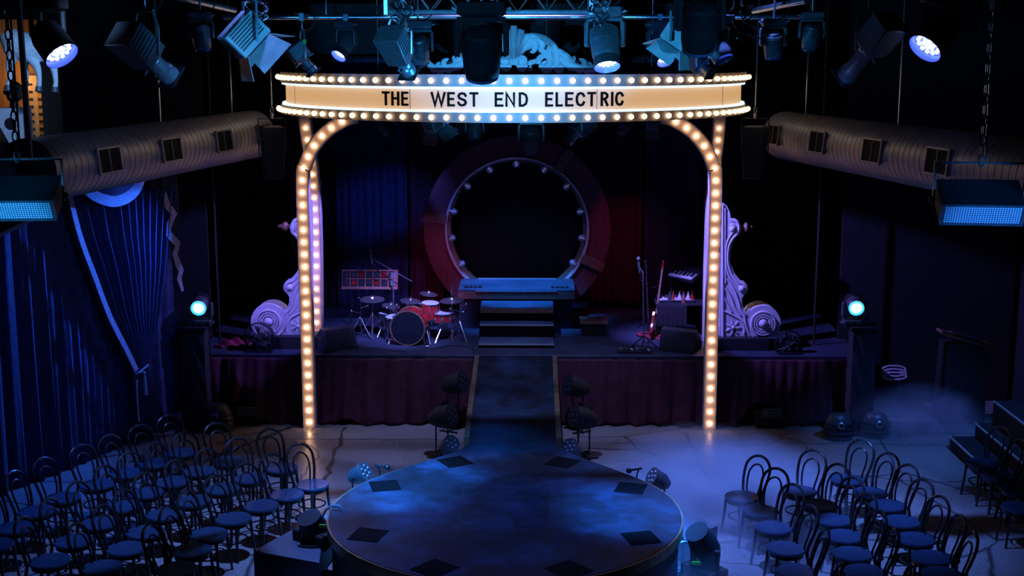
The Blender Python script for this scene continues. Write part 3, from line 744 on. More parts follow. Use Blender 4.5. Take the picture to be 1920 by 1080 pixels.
def ribbon(P, wd, n, th=.012):
    mb = MB(); vs = []; fs = []
    for i, p in enumerate(P):
        d = (P[min(i + 1, len(P) - 1)] - P[max(i - 1, 0)]).normalized(); s = d.cross(n).normalized()
        w_ = wd[i] if isinstance(wd, list) else wd
        vs += [p - s * w_ / 2, p + s * w_ / 2, p + s * w_ / 2 - n * th, p - s * w_ / 2 - n * th]
    for i in range(len(P) - 1):
        for k in range(4):
            l = (k + 1) % 4; fs.append((i * 4 + k, i * 4 + l, i * 4 + 4 + l, i * 4 + 4 + k))
    fs += [(0, 1, 2, 3), tuple((len(P) - 1) * 4 + k for k in (3, 2, 1, 0))]
    return mb.add(vs, fs)
loc(ribbon(ed, .085, CN).build('edge_trim', M_FRINGE, t), t)
loc(MB().tube(smoothpath([cpt(254, 702, .36), cpt(262, 698, .40), cpt(270, 691, .38), cpt(278, 684, .3)], 5), .016, 7).build('tieback_cord', M_FRINGE, t), t)
ts = MB(); a = cpt(270, 700, .42)
ts.sphere(a, .028, 10, 8); ts.tube([a - Vector((0, 0, .02)), a - Vector((0, 0, .08)), a - Vector((0, 0, .32))], [.018, .03, .038], 10)
loc(ts.build('tassel', M_FRINGE, t), t)
loc(ribbon(smoothpath([cpt(257, 712, .38), cpt(258, 750, .38), cpt(261, 790, .38)], 6), .03, CN).build('edge_trim', M_FRINGE, t), t)
# zigzag trimmed tail and swags under the pelmet
zz = [cpt(*p, .30) for p in ((308, 362), (314, 385), (327, 402), (318, 420), (316, 438), (334, 458), (328, 476), (333, 492), (340, 508), (336, 522), (343, 546))]
tag(ribbon(zz, [.10, .12, .13, .12, .12, .13, .11, .12, .12, .10, .05], CN).build('curtain_tail', M_FRINGE, smooth=False), 'pale zigzag trimmed curtain tail beside the tied back drape', 'curtain trim')
for (pts, pin, lab) in (([(152, 352), (166, 370), (190, 383), (216, 388), (242, 380), (262, 362), (272, 338)], [(172, 352), (186, 360), (204, 366), (218, 367), (234, 361), (248, 350), (254, 338)], 'curved grey fringed swag hanging below the left duct'),
                        ([(-60, 442), (-30, 448), (0, 443), (20, 434), (40, 418), (52, 400), (58, 385)], [(-58, 420), (-30, 424), (-5, 420), (10, 412), (26, 400), (36, 390), (42, 380)], 'curved grey fringed swag partly behind the left hanging speaker')):
    o_ = thing('pelmet_swag', lab, 'swag', tuple(cpt(pts[3][0], pts[3][1], .5)), 0, 'swags along the pelmet')
    P = smoothpath([cpt(*p, .5) for p in pts], 4); Q = smoothpath([cpt(*p, .5) for p in pin], 4)
    n = len(P); vs = [tuple(p) for p in P + Q] + [tuple(p - CN * .03) for p in P + Q]
    fs = []
    for i in range(n - 1): fs += [(i, i + 1, n + i + 1, n + i), (2 * n + i + 1, 2 * n + i, 3 * n + i, 3 * n + i + 1), (i + 1, i, 2 * n + i, 2 * n + i + 1), (n + i, n + i + 1, 3 * n + i + 1, 3 * n + i)]
    loc(MB().add(vs, fs).build('fringe', M_FRINGE, o_), o_)
    tp = max(p.z for p in P + Q)
    vs = [tuple(p - CN * .015) for p in Q] + [(p.x - CN.x * .015, p.y - CN.y * .015, 4.42) for p in Q]
    loc(MB().add(vs, [(i, i + 1, n + i + 1, n + i) for i in range(n - 1)]).build('swag_cloth', M_NAVY, o_, solid=.02), o_)
tag(MB().tube([CA + Vector((0, 0, 4.43)), CB + Vector((0, 0, 4.43))], .035, 8).build('curtain_rail', M_BLACK), 'dark rail carrying the navy house curtain, behind the duct', 'curtain rail')
for (x, yt, yb, Y, lab, g) in ((412, 200, 640, 20.0, 'tall thin masking pole left of the purple scroll', 0), (1525, 210, 660, 20.3, 'tall thin masking pole right of the shadowed scroll', 0)):
    p = at(x, yb, Y); q = at(x, yt, Y)
    tag(MB().tube([(p.x, Y, 0), (p.x, Y, 9.0)], .02, 8).build('masking_pole', M_MATTE), lab, 'pole', 'masking poles')
for (xa, xb, Y, lab) in ((-8.2, -5.0, 20.6, 'black masking flat closing the wings behind the left light tower'), (5.35, 8.2, 20.8, 'black masking flat closing the wings behind the right light tower')):
    tag(MB().box(((xa + xb) / 2, Y, 4.45), (xb - xa, .06, 8.9)).build('masking_flat', M_BLKCLOTH, smooth=False), lab, 'flat', 'masking flats')

# ------------------------------------------------------------------ spiral ducts
def duct(A, B, r, sideN, grs, label):
    A = Vector(A); B = Vector(B); L = (B - A).length; d = (B - A).normalized()
    t = thing('air_duct', label, 'duct', tuple(A), 0, 'spiral air ducts')
    M = frame((0, 0, 0), d); nb = int(L / .3)
    MB(M).lathe([(.0001, -.10), (r * .55, -.085), (r * .86, -.045), (r, .02), (r, L)], 48).build('duct_body', M_DUCT, t)
    s = MB(M)
    for k in range(int(L / .135)):
        z = .06 + k * .135; s.lathe([(r + .0005, z), (r + .0025, z + .001), (r + .0025, z + .006), (r + .0005, z + .007)], 48, None, False)
    s.build('spiral_seam', M_SEAM, t)
    N = Vector(sideN); N = (N - d * N.dot(d)).normalized()
    for (z, wd, hh) in grs:
        G = frame(d * z + N * (r + .012), N, -d); g = MB(G); fr = MB(G)
        g.box((0, 0, -.01), (wd, hh, .02))
        fr.box((0, hh / 2, .006), (wd + .03, .022, .03)); fr.box((0, -hh / 2, .006), (wd + .03, .022, .03))
        fr.box((wd / 2, 0, .006), (.022, hh, .03)); fr.box((-wd / 2, 0, .006), (.022, hh, .03)); fr.box((0, 0, .006), (.010, hh, .022))
        for k in range(11): g.box((0, -hh / 2 + hh * (k + 1) / 12, .004), (wd, .010, .012))
        q = g.build('grille', M_GRATE, t, smooth=False); fr.build('grille_frame', M_DUCT, q, smooth=False)
    return t
dl = duct((-4.05, 19.95, 4.46), (-5.25, 13.95, 4.42), .365, (1, 0, .10), [(.46, .46, .29), (1.88, .48, .29), (3.46, .50, .29), (5.02, .50, .29)], 'big grey spiral duct on the left with four grilles')
dr = duct((4.19, 20.0, 4.45), (6.2, 9.5, 4.47), .365, (-1, 0, .10), [(.50, .46, .29), (2.15, .48, .29), (3.85, .50, .29), (5.5, .50, .29)], 'big grey spiral duct on the right with four grilles')
loc(MB(frame((-5.62, 13.95, 4.26), (-.45, .0, .9))).lathe([(.36, -.5), (.36, .1), (.375, .1), (.375, .16), (.36, .16), (.36, 2.6)], 40).build('duct_riser', M_DUCT, dl), dl)
for (x, y, Y, lab) in ((258, 120, 17.0, 'thin rod holding the left duct, the one nearer the camera'), (421, 105, 19.2, 'thin rod holding the left duct near its far end'), (1529, 95, 19.2, 'thin rod holding the right duct near its far end'), (1702, 120, 16.3, 'thin rod holding the right duct, the one nearer the camera')):
    p = at(x, y, Y); f = (19.75 - Y) / 5.8; X = (-4.09 - 1.16 * f) if x < 900 else (4.22 + 1.98 * (19.85 - Y) / 10.35)
    tag(MB().tube([(X, Y, 4.8), (X, Y, 9.0)], .014, 6).build('hanger_rod', M_STEEL), lab, 'rod', 'duct hanger rods')

# ------------------------------------------------------------------ hanging speakers
def bracket_speaker(c, yaw, tilt, label):
    c = Vector(c); t = thing('hanging_speaker', label, 'speaker', tuple(c + Vector((0, 0, .25))), 0, 'wedge speakers hung on brackets')
    R = Matrix.Translation((0, 0, -.25)) @ Matrix.Rotation(yaw, 4, 'Z') @ Matrix.Rotation(tilt, 4, 'X')
    MB(R).frustum((-.30, .30, -.17, .19, -.09), (-.30, .30, -.17, .15, .09)).build('cabinet', M_MATTE, t, bevel=.008)
    q = MB().box((0, -.178, 0), (.55, .012, .150)).build('grille', M_GRILLE, t, smooth=False); q.matrix_local = R
    fr = MB(R); fr.box((0, -.178, .085), (.60, .02, .016)); fr.box((0, -.178, -.085), (.60, .02, .016)); fr.box((.29, -.178, 0), (.02, .02, .17)); fr.box((-.29, -.178, 0), (.02, .02, .17))
    fr.build('grille_frame', M_CASE, t, smooth=False)
    R2 = Matrix.Translation((0, 0, -.25)) @ Matrix.Rotation(yaw, 4, 'Z'); b = MB(R2)
    for s in (-1, 1): b.box((s * .325, .02, .12), (.014, .045, .32))
    b.box((0, .02, .28), (.664, .045, .014)); b.build('bracket', M_BLACK, t, smooth=False)
    for s in (-1, 1): MB(R2).sphere((s * .335, .02, 0), .028).build('knob', M_BLACK, t)
    ch = MB()
    for i in range(16):
        z = .05 + i * .075; a = (i % 2) * PI / 2
        ch.tube([(.02 * math.cos(q) * math.cos(a), .02 * math.cos(q) * math.sin(a), z + .045 * math.sin(q)) for q in [k * PI / 5 for k in range(10)]], .007, 5, True)
    ch.tube([(0.03, 0, .05), (.025, .01, 1), (.03, 0, 4.2)], .008, 5); ch.tube([(-.02, 0, 1.2), (0, 0, 4.2)], .012, 5)
    ch.build('hanging_chain', M_STEEL, t)
    return t
bracket_speaker(at(36, 368, 9.6), .10, math.radians(30), 'black wedge speaker with mesh grille in front of the left duct')
bracket_speaker(at(1835, 376, 9.6), -.12, math.radians(30), 'black wedge speaker with mesh grille in front of the right duct')
for (x, y, lab, s) in ((512, 285, 'slim black column speaker hung left of the marquee', 1), (1414, 285, 'slim black column speaker hung right of the marquee', -1)):
    c = at(x, y, 18.6); t = thing('column_speaker', lab, 'speaker', tuple(c), 0, 'column speakers beside the marquee'); M = Matrix.Rotation(s * .35, 4, 'Z')
    MB(M).frustum((-.13, .13, -.12, .14, -.38), (-.17, .17, -.14, .2, .36)).build('cabinet', M_MATTE, t, bevel=.01)
    MB(M).box((0, .03, .365), (.26, .26, .012)).build('top_plate', M_GREY, t, bevel=.004)
    br = MB(M); br.box((.20, 0, .22), (.012, .04, .52)); br.box((-.20, 0, .22), (.012, .04, .52)); br.box((0, 0, .48), (.412, .04, .012)); br.build('bracket', M_BLACK, t, smooth=False)
    w_ = MB(); w_.tube([(0, 0, .48), (0, 0, .55)], .03, 8); w_.tube([(.02 * math.cos(q), 0, .60 + .045 * math.sin(q)) for q in [k * PI / 6 for k in range(12)]], .009, 6, True); w_.tube([(0, 0, .64), (0, 0, 9.0 - c.z)], .012, 6)
    w_.build('hanging_cable', M_STEEL, t)

# ------------------------------------------------------------------ rig pipes and truss
def pipe(a, b, r, label, name='rig_pipe', g='lighting rig pipes'):
    return tag(MB().tube([a, b], r, 12).build(name, M_STEEL), label, 'pipe', g)
pipe((-3.75, 17.0, 6.16), (3.75, 17.0, 6.16), .032, 'long rig pipe running behind the lamps above the marquee')
pipe((-6.0, 13.0, 6.62), (6.0, 13.0, 6.62), .032, 'front rig pipe along the top edge of the view')
pipe((-2.6, 20.9, 5.30), (2.6, 20.9, 5.30), .032, 'rear rig pipe hidden above the marquee')
pl_, pr_ = at(330, -6, 14.2), at(440, 19, 15.6)
pipe(tuple(pl_), tuple(pr_), .035, 'short slanting rig pipe at upper left, over a lamp')
pl_, pr_ = at(1412, 20, 15.4), at(1512, 1, 14.2)
pipe(tuple(pl_), tuple(pr_), .035, 'short slanting rig pipe at upper right, over a lamp')
t = thing('lighting_truss', 'box truss above the big centre lamp with bright lacing', 'truss', tuple(at(915, 14, 13.6)), 0)
xa, xb = at(724, 14, 13.6).x - t.location.x, at(1108, 14, 13.6).x - t.location.x
for (y, z) in ((0, -.04), (0, .16), (.25, -.04), (.25, .16)):
    MB().tube([(xa, y, z), (xb, y, z)], .018, 8).build('chord', M_FIN, t)
l_ = MB(); n = 14
for i in range(n):
    u0 = xa + (xb - xa) * i / n; u1 = xa + (xb - xa) * (i + 1) / n
    pass
for y in (0, .25):
    MB().tube([(xa + (xb - xa) * i / n, y, -.04 if i % 2 else .16) for i in range(n + 1)], .008, 6).build('lacing', M_BLACK, t)
for xx in (xa, xb): MB().box((xx, .12, .06), (.05, .34, .28)).build('end_plate', M_FIN, t, bevel=.006)
for (x, y, Y, zt, lab) in ((-2.4, 17, 6.16, 9, 'left'), (2.4, 17, 6.16, 9, 'right')):
    tag(MB().tube([(x, 17, 6.16), (x, 17, 9.0)], .012, 6).build('rig_wire', M_STEEL), 'thin wire holding up the long rig pipe on its %s half' % lab, 'wire', 'rig wires')
pipe((-4.4, 14.5, 6.52), (4.4, 14.5, 6.52), .032, 'middle rig pipe just above the view over the truss')
for (x, y, z, lab) in ((-2.2, 20.9, 5.3, 'rear rig pipe above the portal, left half'), (2.2, 20.9, 5.3, 'rear rig pipe above the portal, right half'), (-3.6, 14.5, 6.52, 'middle rig pipe, left half'), (3.6, 14.5, 6.52, 'middle rig pipe, right half')):
    tag(MB().tube([(x, y, z), (x, y, 9.0)], .008, 6).build('rig_wire', M_STEEL), 'thin wire holding up the ' + lab, 'wire', 'rig wires')
for (x, lab) in ((-4.9, 'left'), (4.9, 'right')):
    tag(MB().tube([(x, 13, 6.62), (x, 13, 9.0)], .012, 6).build('rig_wire', M_STEEL), 'thin wire holding up the front rig pipe at its %s end' % lab, 'wire', 'rig wires')

# ------------------------------------------------------------------ lamp builders
def hanger(t, p, ztop, ends=None):
    """clamp and stem from the lamp up to its pipe, plus a loop of cable"""
    c = MB(); c.tube([(p.x, p.y, p.z), (p.x, p.y, ztop)], .014, 8); c.box((p.x, p.y, ztop - .01), (.07, .085, .10))
    loc(c.build('clamp', M_FIN, t, bevel=.004), t)
    cb = smoothpath([p + Vector((.03, .04, .0)), p + Vector((.14, .02, .05)), p + Vector((.17, .02, .16)), p + Vector((.06, .03, max(.2, ztop - p.z))), p + Vector((-.10, .02, max(.22, ztop - p.z + .03)))], 6)
    loc(MB().tube(cb, .008, 6).build('cable', M_BLACK, t), t)
def led_face(t, C, aim, r, lit, parent=None):
    M = frame(C, aim)
    if lit == 'wash':
        loc(MB(M).lathe([(r * 1.12, -.10), (r * 1.12, .0), (r * 1.14, .075), (r * 1.125, .075)], 32, None, False).build('housing_ring', M_MATTE, t), t)
        loc(MB(M).lathe([(r * 1.125, .075), (r * 1.09, .07), (r * 1.0, .004), (.0001, .002)], 32, None, False).build('lens_rim', M_LEDR, t), t)
        cells = MB(M)
        for k, (n, rr) in enumerate(((1, 0), (6, .36), (12, .74))):
            for i in range(n):
                a = 2 * PI * i / n + k * .2; cells.sphere((r * rr * math.cos(a), r * rr * math.sin(a), .012), (r * .155, r * .155, .012), 10, 6)
        loc(cells.build('led_cells', M_LEDW, t), t)
    else:
        loc(MB(M).lathe([(r * 1.0, -.02), (r * 1.08, .0), (r * 1.08, .02), (r * .98, .02), (r * .96, .004), (.0001, .010)], 28).build('lens', M_LENSC if lit == 'cyan' else M_LENS, t), t)
        if lit == 'cyan': loc(MB(M).lathe([(r * .80, .012), (r * 1.09, .03), (r * 1.09, .0)], 28, None, False).build('lens_rim', M_LENSR, t), t)
def moving_head(px, py, Y, wid, aim, ztop, label, lit=None, arm=None, length=1.15, up=True, group='moving head lamps', mt=None):
    M_CASE = mt or globals()['M_CASE']
    C = at(px, py, Y) if up else Vector((px, py, Y)); a = Vector(aim).normalized(); s = wid
    h = Vector((arm[0], arm[1], 0)).normalized() if arm else Vector((-a.y, a.x, 0)).normalized()
    t = thing('moving_head_lamp', label, 'stage lamp', tuple(C), 0, group)
    sg = 1 if up else -1; M = frame(C, a)
    loc(MB(M).lathe([(s * .20, -length * s * .50), (s * .36, -length * s * .44), (s * .43, -length * s * .25), (s * .44, .0), (s * .42, length * s * .30), (s * .38, length * s * .48), (s * .36, length * s * .5)], 26).build('head', M_CASE, t), t)
    fn = MB(M)
    for k in range(7): fn.lathe([(s * .43, -length * s * (.36 - .05 * k)), (s * .47, -length * s * (.355 - .05 * k)), (s * .47, -length * s * (.34 - .05 * k)), (s * .43, -length * s * (.335 - .05 * k))], 26, None, False)
    loc(fn.build('cooling_fins', M_CASE, t), t)
    led_face(t, C + a * (length * s * .5), a, s * .35, lit)
    Y_ = h; Z = Vector((0, 0, sg)); X = Y_.cross(Z)
    MY = Matrix((Y_, X, Z)).transposed().to_4x4(); MY.translation = C
    yk = MB(MY); top = .72 * s
    for e in (-1, 1):
        yk.prism([(e * .50 * s, -.12 * s), (e * .62 * s, -.06 * s), (e * .62 * s, top - .1 * s), (e * .54 * s, top), (e * .46 * s, top), (e * .48 * s, top - .15 * s)], -.15 * s, .15 * s, Matrix(((1, 0, 0, 0), (0, 0, 1, 0), (0, 1, 0, 0), (0, 0, 0, 1))))
    yk.box((0, 0, top), (1.1 * s, .30 * s, .12 * s)); loc(yk.build('yoke', M_CASE, t, bevel=.012), t)
    bs = MB(MY); bs.frustum((-.42 * s, .42 * s, -.28 * s, .28 * s, top + .06 * s), (-.55 * s, .55 * s, -.34 * s, .34 * s, top + .12 * s)); bs.frustum((-.55 * s, .55 * s, -.34 * s, .34 * s, top + .12 * s), (-.52 * s, .52 * s, -.32 * s, .32 * s, top + .38 * s))
    o = bs.build('base', M_CASE, t, bevel=.01); loc(o, t)
    hd = MB(MY)
    for e in (-1, 1): hd.tube([(e * .54 * s, -.16 * s, top + .2 * s), (e * .64 * s, -.14 * s, top + .25 * s), (e * .64 * s, .14 * s, top + .25 * s), (e * .54 * s, .16 * s, top + .2 * s)], .03 * s, 6)
    loc(hd.build('handle', M_FIN, t), t)
    dsp = MB(MY); dsp.box((.16 * s, -.345 * s, top + .25 * s), (.16 * s, .01, .12 * s)); dsp.box((-.16 * s, -.345 * s, top + .25 * s), (.10 * s, .01, .08 * s))
    loc(dsp.build('display', M_FIN, t, smooth=False), t)
    if ztop is not None: hanger(t, C + Vector((0, 0, top + .36 * s)), ztop)
    return t
def profile_lamp(A, B, W, ztop, label, tape=False, long=.5, group='profile spotlights'):
    """ellipsoidal spot: box lamp house at A, lens barrel to B"""
    A = Vector(A); B = Vector(B); d = (B - A).normalized(); L = (B - A).length; C = A + d * L * .5
    t = thing('profile_spotlight', label, 'stage lamp', tuple(C), 0, group); M = frame(A, d)
    loc(MB(M).frustum((-W * .50, W * .50, -W * .62, W * .62, 0), (-W * .50, W * .50, -W * .50, W * .50, L * long)).build('lamp_house', M_CASE, t, bevel=.012), t)
    vv = MB(M)
    for k in range(6): vv.box((0, W * .60 - W * .01 * k, L * long * (.15 + .11 * k)), (W * .8, W * .06, L * .02)); vv.box((W * .505, 0, L * long * (.15 + .11 * k)), (.006, W * .8, L * .02))
    loc(vv.build('vent_fins', M_FIN, t, smooth=False), t)
    loc(MB(M).lathe([(W * .40, L * (long - .02)), (W * .44, L * (long + .03)), (W * .30, L * (long + .08)), (W * .30, L * .80), (W * .36, L * .83), (W * .36, L * .97), (W * .32, L * .97)], 24).build('lens_tube', M_FIN, t), t)
    loc(MB(M).box((0, 0, L * .985), (W * .86, W * .86, .018)).build('gel_frame', M_BLACK, t, smooth=False), t)
    for e in (-1, 1): loc(MB(M).tube([(e * W * .4, 0, L * (long + .06)), (e * W * .62, 0, L * (long + .06))], .012, 6).build('shutter_handle', M_FIN, t), t)
    h = Vector((-d.y, d.x, 0)); h = h.normalized() if h.length > .05 else Vector((1, 0, 0)); y = MB(); z1 = min(ztop - .06, C.z + W * 1.5)
    for e in (-1, 1): y.tube([C + h * e * W * .62, C + h * e * W * .64 + Vector((0, 0, (z1 - C.z) * .6)), Vector((C.x, C.y, z1)) + h * e * W * .4], .014, 6)
    y.tube([Vector((C.x, C.y, z1)) - h * W * .42, Vector((C.x, C.y, z1)) + h * W * .42], .016, 6); loc(y.build('yoke', M_FIN, t), t)
    if tape: loc(MB().box((C.x - h.x * W * .62, C.y - h.y * W * .62 - .02, C.z + (z1 - C.z) * .6), (.045, .03, .06)).build('green_tape', M_GREEN, t, smooth=False), t)
    hanger(t, Vector((C.x, C.y, z1)), ztop)
    return t
def barndoor_lamp(C, aim, W, ztop, label, arm=None):
    C = Vector(C); a = Vector(aim).normalized(); t = thing('barn_door_lamp', label, 'stage lamp', tuple(C), 0, 'barn door lamps'); M = frame(C, a)
    loc(MB(M).box((0, 0, -W * .25), (W, W * .8, W * .75)).build('lamp_house', M_GREY, t, bevel=.015), t)
    vv = MB(M)
    for k in range(7): vv.box((0, W * .405, -W * (.55 - .08 * k)), (W * .8, .01, W * .035)); vv.box((W * .505, 0, -W * (.55 - .08 * k)), (.01, W * .6, W * .035)); vv.box((-W * .505, 0, -W * (.55 - .08 * k)), (.01, W * .6, W * .035))
    loc(vv.build('vent_fins', M_MATTE, t, smooth=False), t)
    loc(MB(M).lathe([(W * .38, W * .10), (W * .40, W * .17), (W * .36, W * .17), (.0001, W * .14)], 24).build('lens', M_LENS, t), t)
    for k in range(4):
        R = M @ Matrix.Rotation(k * PI / 2, 4, 'Z') @ Matrix.Translation((0, W * .42, W * .14)) @ Matrix.Rotation(math.radians(-38), 4, 'X')
        loc(MB(R).prism([(-W * .40, 0), (W * .40, 0), (W * .52, W * .62), (-W * .52, W * .62)], -.004, .004, Matrix(((1, 0, 0, 0), (0, 0, 1, 0), (0, 1, 0, 0), (0, 0, 0, 1)))).build('barn_door', M_GREY, t, smooth=False), t)
    h = Vector((-a.y, a.x, 0)).normalized(); y = MB(); z1 = min(ztop - .05, C.z + W)
    for e in (-1, 1): y.tube([C + h * e * W * .56, C + h * e * W * .56 + Vector((0, 0, (z1 - C.z))), Vector((C.x, C.y, z1))], .014, 6)
    loc(y.build('yoke', M_FIN, t), t); hanger(t, Vector((C.x, C.y, z1)), ztop)
    return t
def wash_lamp(px, py, Y, dia, aim, ztop, label):
    C = at(px, py, Y); a = Vector(aim).normalized(); t = thing('led_wash_lamp', label, 'stage lamp', tuple(C), 0, 'lit led wash lamps'); r = dia / 2
    led_face(t, C, a, r, 'wash'); M = frame(C, a)
    loc(MB(M).lathe([(r * .5, -r * 2.1), (r * .9, -r * 1.9), (r * 1.10, -r * 1.2), (r * 1.12, -.06)], 28).build('head', M_MATTE, t), t)
    K = C - a * r * 1.2; h = Vector((-a.y, a.x, 0)).normalized(); y = MB()
    for e in (-1, 1): y.tube([K + h * e * r * 1.3, K + h * e * r * 1.3 + Vector((0, 0, r * 1.85))], r * .18, 8)
    y.tube([K + h * r * 1.35 + Vector((0, 0, r * 1.75)), K - h * r * 1.35 + Vector((0, 0, r * 1.75))], r * .18, 8); loc(y.build('yoke', M_MATTE, t), t)
    q = K + Vector((0, 0, r * 2.1)); loc(MB().box((q.x, q.y, q.z), (r * 2.4, r * 1.6, r * .6)).build('base', M_MATTE, t, bevel=.015), t)
    hanger(t, q, ztop); return t

# lamps in view along the top
wash_lamp(109, 95, 13.0, .31, (.59, -.31, -.70), 6.62, 'bright lit LED lamp at upper left, white cells in a blue rim')
wash_lamp(1742, 82, 13.0, .31, (-.62, -.36, -.66), 6.62, 'bright lit LED lamp at upper right, white cells in a blue rim')
profile_lamp(at(228, 62, 13.0), at(322, 146, 13.5), .30, 6.62, 'long dark profile spotlight above the left duct pointing down to the right', False, .55)
profile_lamp(at(1672, 40, 13.0), at(1582, 148, 13.5), .27, 6.62, 'long dark profile spotlight above the right duct pointing down to the left', True, .45)
moving_head(377, 68, 14.6, .24, (.05, .35, -.95), 6.5, 'small dark moving head seen from behind, first lamp right of the left profile spotlight', arm=(1, .2))
moving_head(1522, 68, 14.6, .24, (-.05, .35, -.95), 6.5, 'small dark moving head seen from behind, under the right slanting pipe end', arm=(1, -.2))
moving_head(1450, 82, 14.6, .25, (.1, .3, -.95), 6.5, 'dark moving head with rounded yoke, second lamp left of the right profile spotlight', arm=(1, .1))
barndoor_lamp(at(470, 78, 13.4), (.62, .35, -.70), .40, 6.62, 'blue lit barn door lamp left of the marquee end')
barndoor_lamp(at(1268, 78, 13.4), (-.50, .25, -.83), .30, 6.62, 'blue lit barn door lamp above the right part of the marquee')
profile_lamp(at(548, 84, 16.8), at(588, 136, 16.9), .24, 6.17, 'dark profile spotlight hanging over the left end of the bulb row', True, .5)
moving_head(650, 82, 17.0, .26, (-.42, -.55, -.72), 6.16, 'small moving head with lit lens on the long pipe, left half', 'wash', arm=(1, -.6))
profile_lamp(at(728, 62, 13.5), at(768, 138, 13.9), .24, 6.45, 'tilted profile spotlight crossing the top bulb row left of centre', False, .62)
moving_head(784, 92, 15.5, .30, (.05, .5, -.86), 6.5, 'grey ribbed moving head just right of the tilted profile spotlight', arm=(1, .1))
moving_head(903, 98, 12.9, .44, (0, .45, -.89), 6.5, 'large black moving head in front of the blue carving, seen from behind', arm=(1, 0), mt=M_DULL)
moving_head(1134, 82, 14.2, .36, (.08, -.45, -.89), 6.45, 'lit moving head at the right end of the truss', 'wash', arm=(1, -.25))
moving_head(1236, 88, 17.0, .30, (.30, -.62, -.72), 6.16, 'small moving head with lit lens on the long pipe, right half', 'wash', arm=(1, .5))
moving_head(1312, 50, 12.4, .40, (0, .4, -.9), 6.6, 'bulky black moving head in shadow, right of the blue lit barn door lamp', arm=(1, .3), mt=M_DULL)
moving_head(1345, 85, 14.4, .30, (.35, -.35, -.87), 6.5, 'moving head with thin blue glowing lens ring over the right end of the marquee', 'rim', arm=(1, .4))
profile_lamp(at(1300, 112, 16.8), at(1334, 138, 16.6), .20, 6.17, 'small dark profile spotlight touching the right end of the top bulb row', False, .5)
def bundle(px, py, Y, n, wd, ht, label, sd):
    rs = random.Random(sd); c = at(px, py, Y); m = []
    t = thing('cable_bundle', label, 'cables', tuple(c), 0, 'cable bundles in the rig')
    for i in range(n):
        P = [Vector((rs.uniform(-wd, wd), rs.uniform(-.08, .08), ht * (1 - 2 * k / 4) + rs.uniform(-.04, .04))) for k in range(5)]
        P[0] = Vector((rs.uniform(-.05, .05), 0, ht)); MB().tube(smoothpath(P, 6), rs.choice((.006, .008, .010)), 6).build('cable', M_BLACK if i % 3 else M_FIN, t)
    MB().box((0, 0, ht), (.12, .10, .06)).build('clamp', M_FIN, t, bevel=.006)
    if Y == 13.0: MB().tube([(0, 0, ht), (0, 0, 6.62 - c.z)], .010, 6).build('drop_cable', M_BLACK, t)
bundle(752, 24, 13.5, 7, .11, .17, 'tangle of black cables and clamps at the left end of the truss', 3)
bundle(1126, 16, 13.5, 7, .10, .15, 'tangle of black cables and clamps at the right end of the truss', 4)
bundle(480, 14, 13.3, 6, .12, .16, 'tangle of cables above the blue lit barn door lamp, left of the sign', 5)
bundle(1400, 40, 13.0, 5, .16, .18, 'loose hanging loops of cable right of the lamp with a blue ring', 6)
# dark lamps seen below the sign
moving_head(722, 236, 20.9, .30, (.6, -.2, -.7), 5.3, 'dark lamp with pale lens edge below the sign, leftmost of that row', 'off', arm=(.3, 1))
barndoor_lamp(at(818, 236, 20.9), (.3, .3, -.9), .34, 5.3, 'dark barn door lamp below the sign, left of the portal top')
moving_head(890, 246, 20.9, .26, (0, -.3, -.9), 5.3, 'dark moving head below the sign, just left of the portal centre', 'off', arm=(1, 0))
moving_head(996, 262, 20.9, .36, (0, .35, -.9), 5.3, 'tall dark moving head hanging in front of the portal top', arm=(1, 0))
profile_lamp(at(1110, 226, 20.9), at(1062, 270, 20.8), .24, 5.3, 'dark profile spotlight below the sign pointing at the upper right timber block')
moving_head(1168, 236, 20.9, .30, (-.6, -.2, -.7), 5.3, 'dark lamp with pale lens edge below the sign, right of the portal', 'off', arm=(.3, 1))
barndoor_lamp(at(1222, 236, 20.9), (0, .3, -.9), .24, 5.3, 'dark barn door lamp below the sign near the right arch')

# ------------------------------------------------------------------ carved crest above the sign
CYD = 19.8
t = thing('carved_crest', 'blue lit carved crest with shell and leafy scrolls above the sign', 'carving', (0, CYD, 5.45))
AX = at(963.5, 90, CYD).x
def cv(cx, cy, sx, dy=0):
    p = at(960 + cx / 6, cy / 6, CYD); return Vector(((p.x - AX) * sx + AX, dy, p.z - 5.45))
def stroke(mb, pts, rad, sx, dy=0, fl=.9):
    P = smoothpath([cv(x, y, sx, dy) for x, y in pts], 6); n = len(P)
    R = []
    for i in range(n):
        u = i / (n - 1) * (len(rad) - 1); k = min(int(u), len(rad) - 2); R.append((rad[k] * (1 - u + k) + rad[k + 1] * (u - k)) / 6 * .00845)
    mb.tube(P, R, 10, False, None, fl, (0, 1, 0))
sh = MB()
for i in range(-3, 4):
    a = i * .30; tip = (22 + 300 * math.sin(a), 620 - (330 - 30 * abs(i)) * math.cos(a) * (1.0 if abs(i) < 3 else .9))
    stroke(sh, [(22 + 30 * math.sin(a), 640), (22 + 150 * math.sin(a), 620 - 150 * math.cos(a)), tip], [22, 46, 54, 34], 1, -.03 * (3 - abs(i)), 1.0)
sh.build('shell', M_SCROLL, t)
